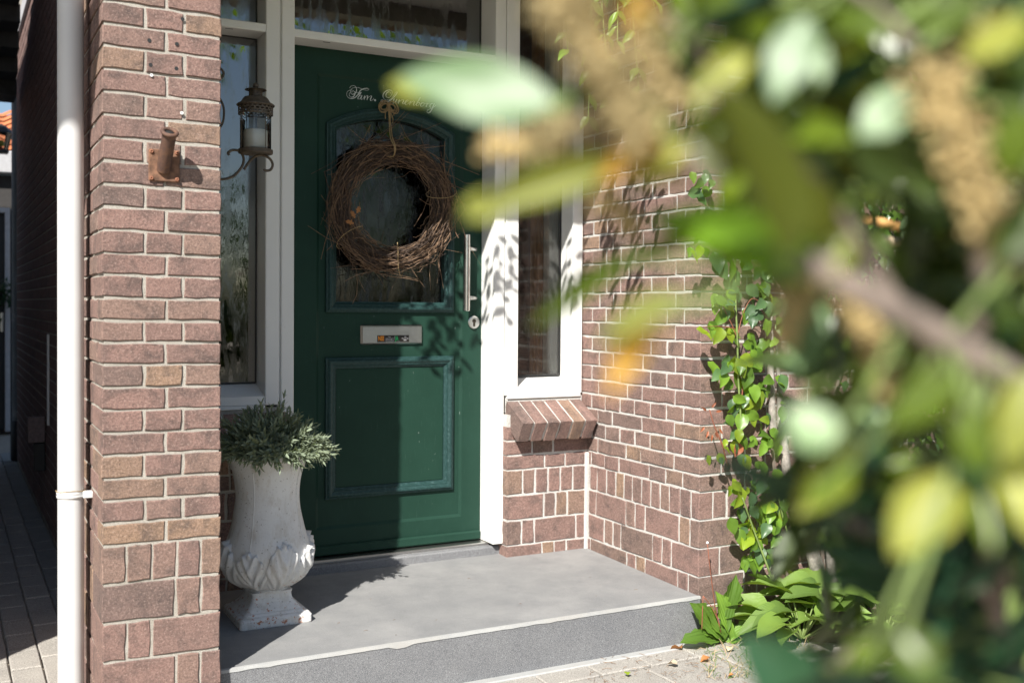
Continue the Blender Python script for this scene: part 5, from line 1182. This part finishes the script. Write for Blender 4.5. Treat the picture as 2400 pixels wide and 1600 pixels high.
def fg(bx, by, tx, ty, d, wpx, kind, mk, dt=0.0):
    p = deep(bx, by, d); q = deep(tx, ty, d+dt); n0 = nvis(p, kind)
    if kind in ('half', 'sun') and d < 1.2:            # keep the blade square to its normal
        rq_ = ray(tx, ty); tt = (p-EYE).dot(n0)/rq_.dot(n0); q = EYE+rq_*max(d*NEAR-.10, min(d*NEAR+.12, tt))
    L = (q-p).length; W = wpx/F*d*1.08*(NEAR if d < 1.2 else 1)
    o = link('leaf', rf_.choice(LM[mk]), lau, basis(p, q-p, n0, L, W))
    nr = min(samples, key=lambda s_: (s_-p).length); v = nr-p
    if v.length > 0.10: v = v.normalized()*0.10
    pet.tube([p+(q-p)*0.04, p+v*.5+Vector((0, 0, -.003)), p+v], [.0011, .0013, .0015], 5, False)
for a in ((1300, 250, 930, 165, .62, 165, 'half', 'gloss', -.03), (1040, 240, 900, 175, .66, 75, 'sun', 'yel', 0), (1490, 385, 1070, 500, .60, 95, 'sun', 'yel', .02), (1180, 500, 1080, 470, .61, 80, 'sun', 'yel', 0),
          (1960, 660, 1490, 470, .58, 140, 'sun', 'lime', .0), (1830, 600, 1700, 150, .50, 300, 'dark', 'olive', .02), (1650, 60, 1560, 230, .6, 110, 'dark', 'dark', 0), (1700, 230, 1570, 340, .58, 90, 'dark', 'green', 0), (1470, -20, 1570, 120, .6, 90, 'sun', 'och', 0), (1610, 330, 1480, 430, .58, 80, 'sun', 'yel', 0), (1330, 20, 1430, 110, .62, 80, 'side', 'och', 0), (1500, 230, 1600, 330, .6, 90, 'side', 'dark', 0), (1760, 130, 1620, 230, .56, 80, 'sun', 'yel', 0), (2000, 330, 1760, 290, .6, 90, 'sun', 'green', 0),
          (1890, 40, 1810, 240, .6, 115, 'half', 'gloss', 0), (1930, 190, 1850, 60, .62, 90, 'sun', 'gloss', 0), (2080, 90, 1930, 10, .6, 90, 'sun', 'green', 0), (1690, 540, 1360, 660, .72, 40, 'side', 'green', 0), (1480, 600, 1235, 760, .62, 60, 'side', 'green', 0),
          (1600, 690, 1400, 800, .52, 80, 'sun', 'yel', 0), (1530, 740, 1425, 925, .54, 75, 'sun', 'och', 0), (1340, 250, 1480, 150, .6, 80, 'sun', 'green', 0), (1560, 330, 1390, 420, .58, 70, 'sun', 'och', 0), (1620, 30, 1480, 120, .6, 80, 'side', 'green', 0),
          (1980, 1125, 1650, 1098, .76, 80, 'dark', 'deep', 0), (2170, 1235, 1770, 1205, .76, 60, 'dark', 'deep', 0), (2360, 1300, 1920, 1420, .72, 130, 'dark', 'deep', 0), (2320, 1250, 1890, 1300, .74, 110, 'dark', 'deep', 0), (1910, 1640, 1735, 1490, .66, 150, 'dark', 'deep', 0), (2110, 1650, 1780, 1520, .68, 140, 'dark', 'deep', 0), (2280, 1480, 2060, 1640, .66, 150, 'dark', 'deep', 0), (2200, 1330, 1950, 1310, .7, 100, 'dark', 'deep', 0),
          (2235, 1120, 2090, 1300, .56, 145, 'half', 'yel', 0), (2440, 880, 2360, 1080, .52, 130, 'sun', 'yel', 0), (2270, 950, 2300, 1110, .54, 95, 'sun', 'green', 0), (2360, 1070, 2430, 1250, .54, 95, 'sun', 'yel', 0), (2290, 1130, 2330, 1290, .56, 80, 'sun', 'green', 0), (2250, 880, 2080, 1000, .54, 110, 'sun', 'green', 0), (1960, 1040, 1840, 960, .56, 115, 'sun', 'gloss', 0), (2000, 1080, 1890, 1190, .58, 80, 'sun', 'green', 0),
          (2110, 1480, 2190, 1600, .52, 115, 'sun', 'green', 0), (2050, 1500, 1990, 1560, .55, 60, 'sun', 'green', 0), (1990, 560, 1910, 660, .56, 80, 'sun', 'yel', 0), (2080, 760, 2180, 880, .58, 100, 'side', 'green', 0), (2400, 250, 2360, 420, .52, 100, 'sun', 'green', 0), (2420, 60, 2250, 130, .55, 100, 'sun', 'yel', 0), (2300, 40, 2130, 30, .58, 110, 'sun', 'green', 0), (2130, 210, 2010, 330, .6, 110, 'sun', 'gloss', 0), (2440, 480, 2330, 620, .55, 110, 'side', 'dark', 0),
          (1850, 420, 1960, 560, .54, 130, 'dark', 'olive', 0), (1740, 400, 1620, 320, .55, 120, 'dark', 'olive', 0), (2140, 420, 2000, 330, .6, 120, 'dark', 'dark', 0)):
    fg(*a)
def free(x, y):
    if x < 1700 and y > 300: return False
    if x < 1860 and 560 < y < 1440: return False
    if x < 2090 and 1255 < y < 1500: return False
    if 1940 < x < 2090 and 470 < y < 640: return False
    if x < 1560: return False
    if abs(x-2180) < 40 and 890 < y < 960: return False
    return True
k = 0
while k < 245:
    x = rf_.uniform(1560, 2480); y = rf_.uniform(-120, 1680)
    if not free(x, y): continue
    a = rf_.uniform(0, 6.28); L = rf_.uniform(170, 300); tx, ty = x+L*math.cos(a), y+L*math.sin(a)
    if not free(tx, ty) or not free((x+tx)/2, (y+ty)/2): continue
    low = y > 1150; u = rf_.random()  # low leaves mostly get the shade-darkened colour
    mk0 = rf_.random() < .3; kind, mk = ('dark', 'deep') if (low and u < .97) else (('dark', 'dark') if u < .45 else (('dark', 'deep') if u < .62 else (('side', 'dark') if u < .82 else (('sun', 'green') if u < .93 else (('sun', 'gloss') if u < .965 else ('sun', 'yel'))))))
    if mk0 and mk == 'dark': mk = 'olive'
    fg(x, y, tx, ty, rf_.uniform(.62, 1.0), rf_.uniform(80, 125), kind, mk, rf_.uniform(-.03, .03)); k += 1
inn = MB()
for _ in range(420):
    x = rf_.uniform(1820, 2600); y = rf_.uniform(-200, 1750)
    if not free(x, y): continue
    p = EYE+ray(x, y)*rf_.uniform(0.65, 1.35); a = rf_.uniform(0, 6.28); L = rf_.uniform(.06, .10); yd = RT*math.cos(a)+UP*math.sin(a)+FWD*rf_.gauss(0, .5)
    M = basis(p, yd, (rf_.gauss(0, .6), rf_.gauss(0, .6), 1), L, L*.42)
    inn.add([M @ Vector(v) for v in ((0,0,0),(-.42,.35,.08),(0,.4,0),(.42,.35,.08),(-.32,.75,.05),(0,.78,-.05),(.32,.75,.05),(0,1,-.12))], [(0,2,1),(0,3,2),(1,2,5,4),(2,3,6,5),(4,5,7),(5,6,7)])
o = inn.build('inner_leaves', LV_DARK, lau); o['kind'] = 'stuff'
o = pet.build('petioles', STEMG, lau, True); o['kind'] = 'stuff'
def raceme(pts, wpx, n):
    c = crom([deep(*q) for q in pts], 6); m = MB(); m.tube(c, .0016, 5, False); rad = wpx/F*pts[0][2]*0.5*NEAR
    for i in range(int(n*3.4)):
        t = rf_.random(); p = c[min(len(c)-1, int(t*len(c)))]; v = Vector((rf_.gauss(0, 1), rf_.gauss(0, 1), rf_.gauss(0, 1))).normalized()*rad*(rf_.uniform(.2, 1.35)**1.2)*(1-.35*t)
        m.ball(p+v, rf_.uniform(.0007, .0021), 6, 4); m.tube([p, p+v], .0006, 3, False)
    m.build('flower_spike', RACEME, lau, True)
raceme([(1270, -60, .60), (1330, 40, .60), (1400, 170, .60)], 130, 90); raceme([(1400, 170, .60), (1470, 270, .60), (1570, 390, .60)], 130, 90)
raceme([(2200, 190, .58), (2250, 330, .58), (2310, 470, .58), (2350, 590, .58)], 140, 130); raceme([(1150, 345, .62), (1240, 340, .62), (1340, 370, .62)], 70, 45)
raceme([(1400, 470, .62), (1460, 500, .62), (1480, 540, .62)], 60, 25); raceme([(2000, 690, .6), (2040, 790, .6), (2080, 900, .6)], 80, 50); raceme([(1900, 640, .6), (1860, 720, .6), (1840, 800, .6)], 80, 40); raceme([(2330, 60, .6), (2280, 110, .6), (2220, 160, .6)], 80, 40)
raceme([(1500, 60, .6), (1540, 150, .6), (1600, 250, .6)], 90, 45)
raceme([(1310, -60, .56), (1360, 60, .56), (1440, 200, .56), (1500, 330, .56)], 150, 80); raceme([(1250, 330, .6), (1340, 300, .6), (1430, 290, .6)], 90, 40)
# two cut twig ends with a leaf, a little further away
ct = MB(); ct.tube([deep(2010, 508, 1.5), deep(2070, 522, 1.5), deep(2150, 545, 1.5)], [.006, .0065, .007], 10); ct.build('cut_twig', plain('peeled_twig', (.52, .28, .09), .7, var=.3), lau, True)
ct = MB(); ct.tube([deep(2032, 556, 1.4), deep(2090, 566, 1.4), deep(2170, 562, 1.4)], [.009, .006, .006], 10); ct.build('cut_twig', plain('pale_twig_end', (.60, .46, .30), .7, var=.2), lau, True)
fg(2110, 560, 2190, 520, 1.4, 90, 'half', 'gloss', 0)

# pink flower among the leaves
pf = thing('pink_flower', 'small magenta flower among the leaves by the wall', 'flower', at(2065, 1010, 'y', 2.8)); c = at(2065, 1008, 'y', 2.8); m = MB()
for k in range(14): a = k*2.4; blade(m, c, Vector((math.cos(a), -.5, math.sin(a))), .035, .02, Vector((0, -1, .1)))
m.build('petals', PINK, pf)

# ================================================================== trees and hedge across the street (mirrored in the glass)
rt_ = random.Random(4)
def tree(label, x, y, h, r, n):
    t = thing('street_tree', label, 'tree', (x, y, 0), 'trees across the street')
    m = MB(); m.tube(crom([(x, y, 0), (x+.1, y, h*.25), (x, y+.1, h*.5), (x+.05, y, h*.8)], 4), [.16-.10*i/12 for i in range(13)], 9, False)
    for q in range(7):
        a = q*.9; m.tube([(x, y, h*(.3+.06*q)), (x+r*.7*math.cos(a), y+r*.7*math.sin(a), h*(.45+.06*q))], [.05, .015], 6, False)
    m.build('trunk', STEMB, t, True); lv = MB()
    for i in range(n):
        v = Vector((rt_.gauss(0, 1), rt_.gauss(0, 1), rt_.gauss(0, 1))).normalized()*(rt_.random()**.4); p = Vector((x, y, h*.62))+Vector((v.x*r, v.y*r, v.z*h*.40))
        if noise.noise(p*1.1) < -.12: continue
        blade(lv, p, Vector((rt_.gauss(0, 1), rt_.gauss(0, 1), rt_.gauss(-.3, 1))), rt_.uniform(.12, .22), rt_.uniform(.07, .12), Vector((.1, .2, 1)))
    o = lv.build('crown', LV_TREE, t); o['kind'] = 'stuff'
tree('tall street tree standing opposite the front door', 7.5, -9.5, 6.0, 2.0, 2600)
tree('broad low street tree opposite the left side window', 3.6, -10.5, 3.6, 2.0, 2200)
tree('slender street tree at the end of the hedge', 11.5, -8.0, 5.2, 1.7, 2200)
hg = MB()
for i in range(5200):
    p = Vector((rt_.uniform(0.9, 14), -2.6+rt_.gauss(0, .22), rt_.uniform(0, 1.35+.15*math.sin(i)))); blade(hg, p, Vector((rt_.gauss(0, 1), rt_.gauss(0, 1), rt_.gauss(0, 1))), .22, .12, Vector((.1, .2, 1)))
o = hg.build('garden_hedge', LV_DARK); tag(o, 'long dark green garden hedge facing the house', 'hedge'); o['kind'] = 'stuff'
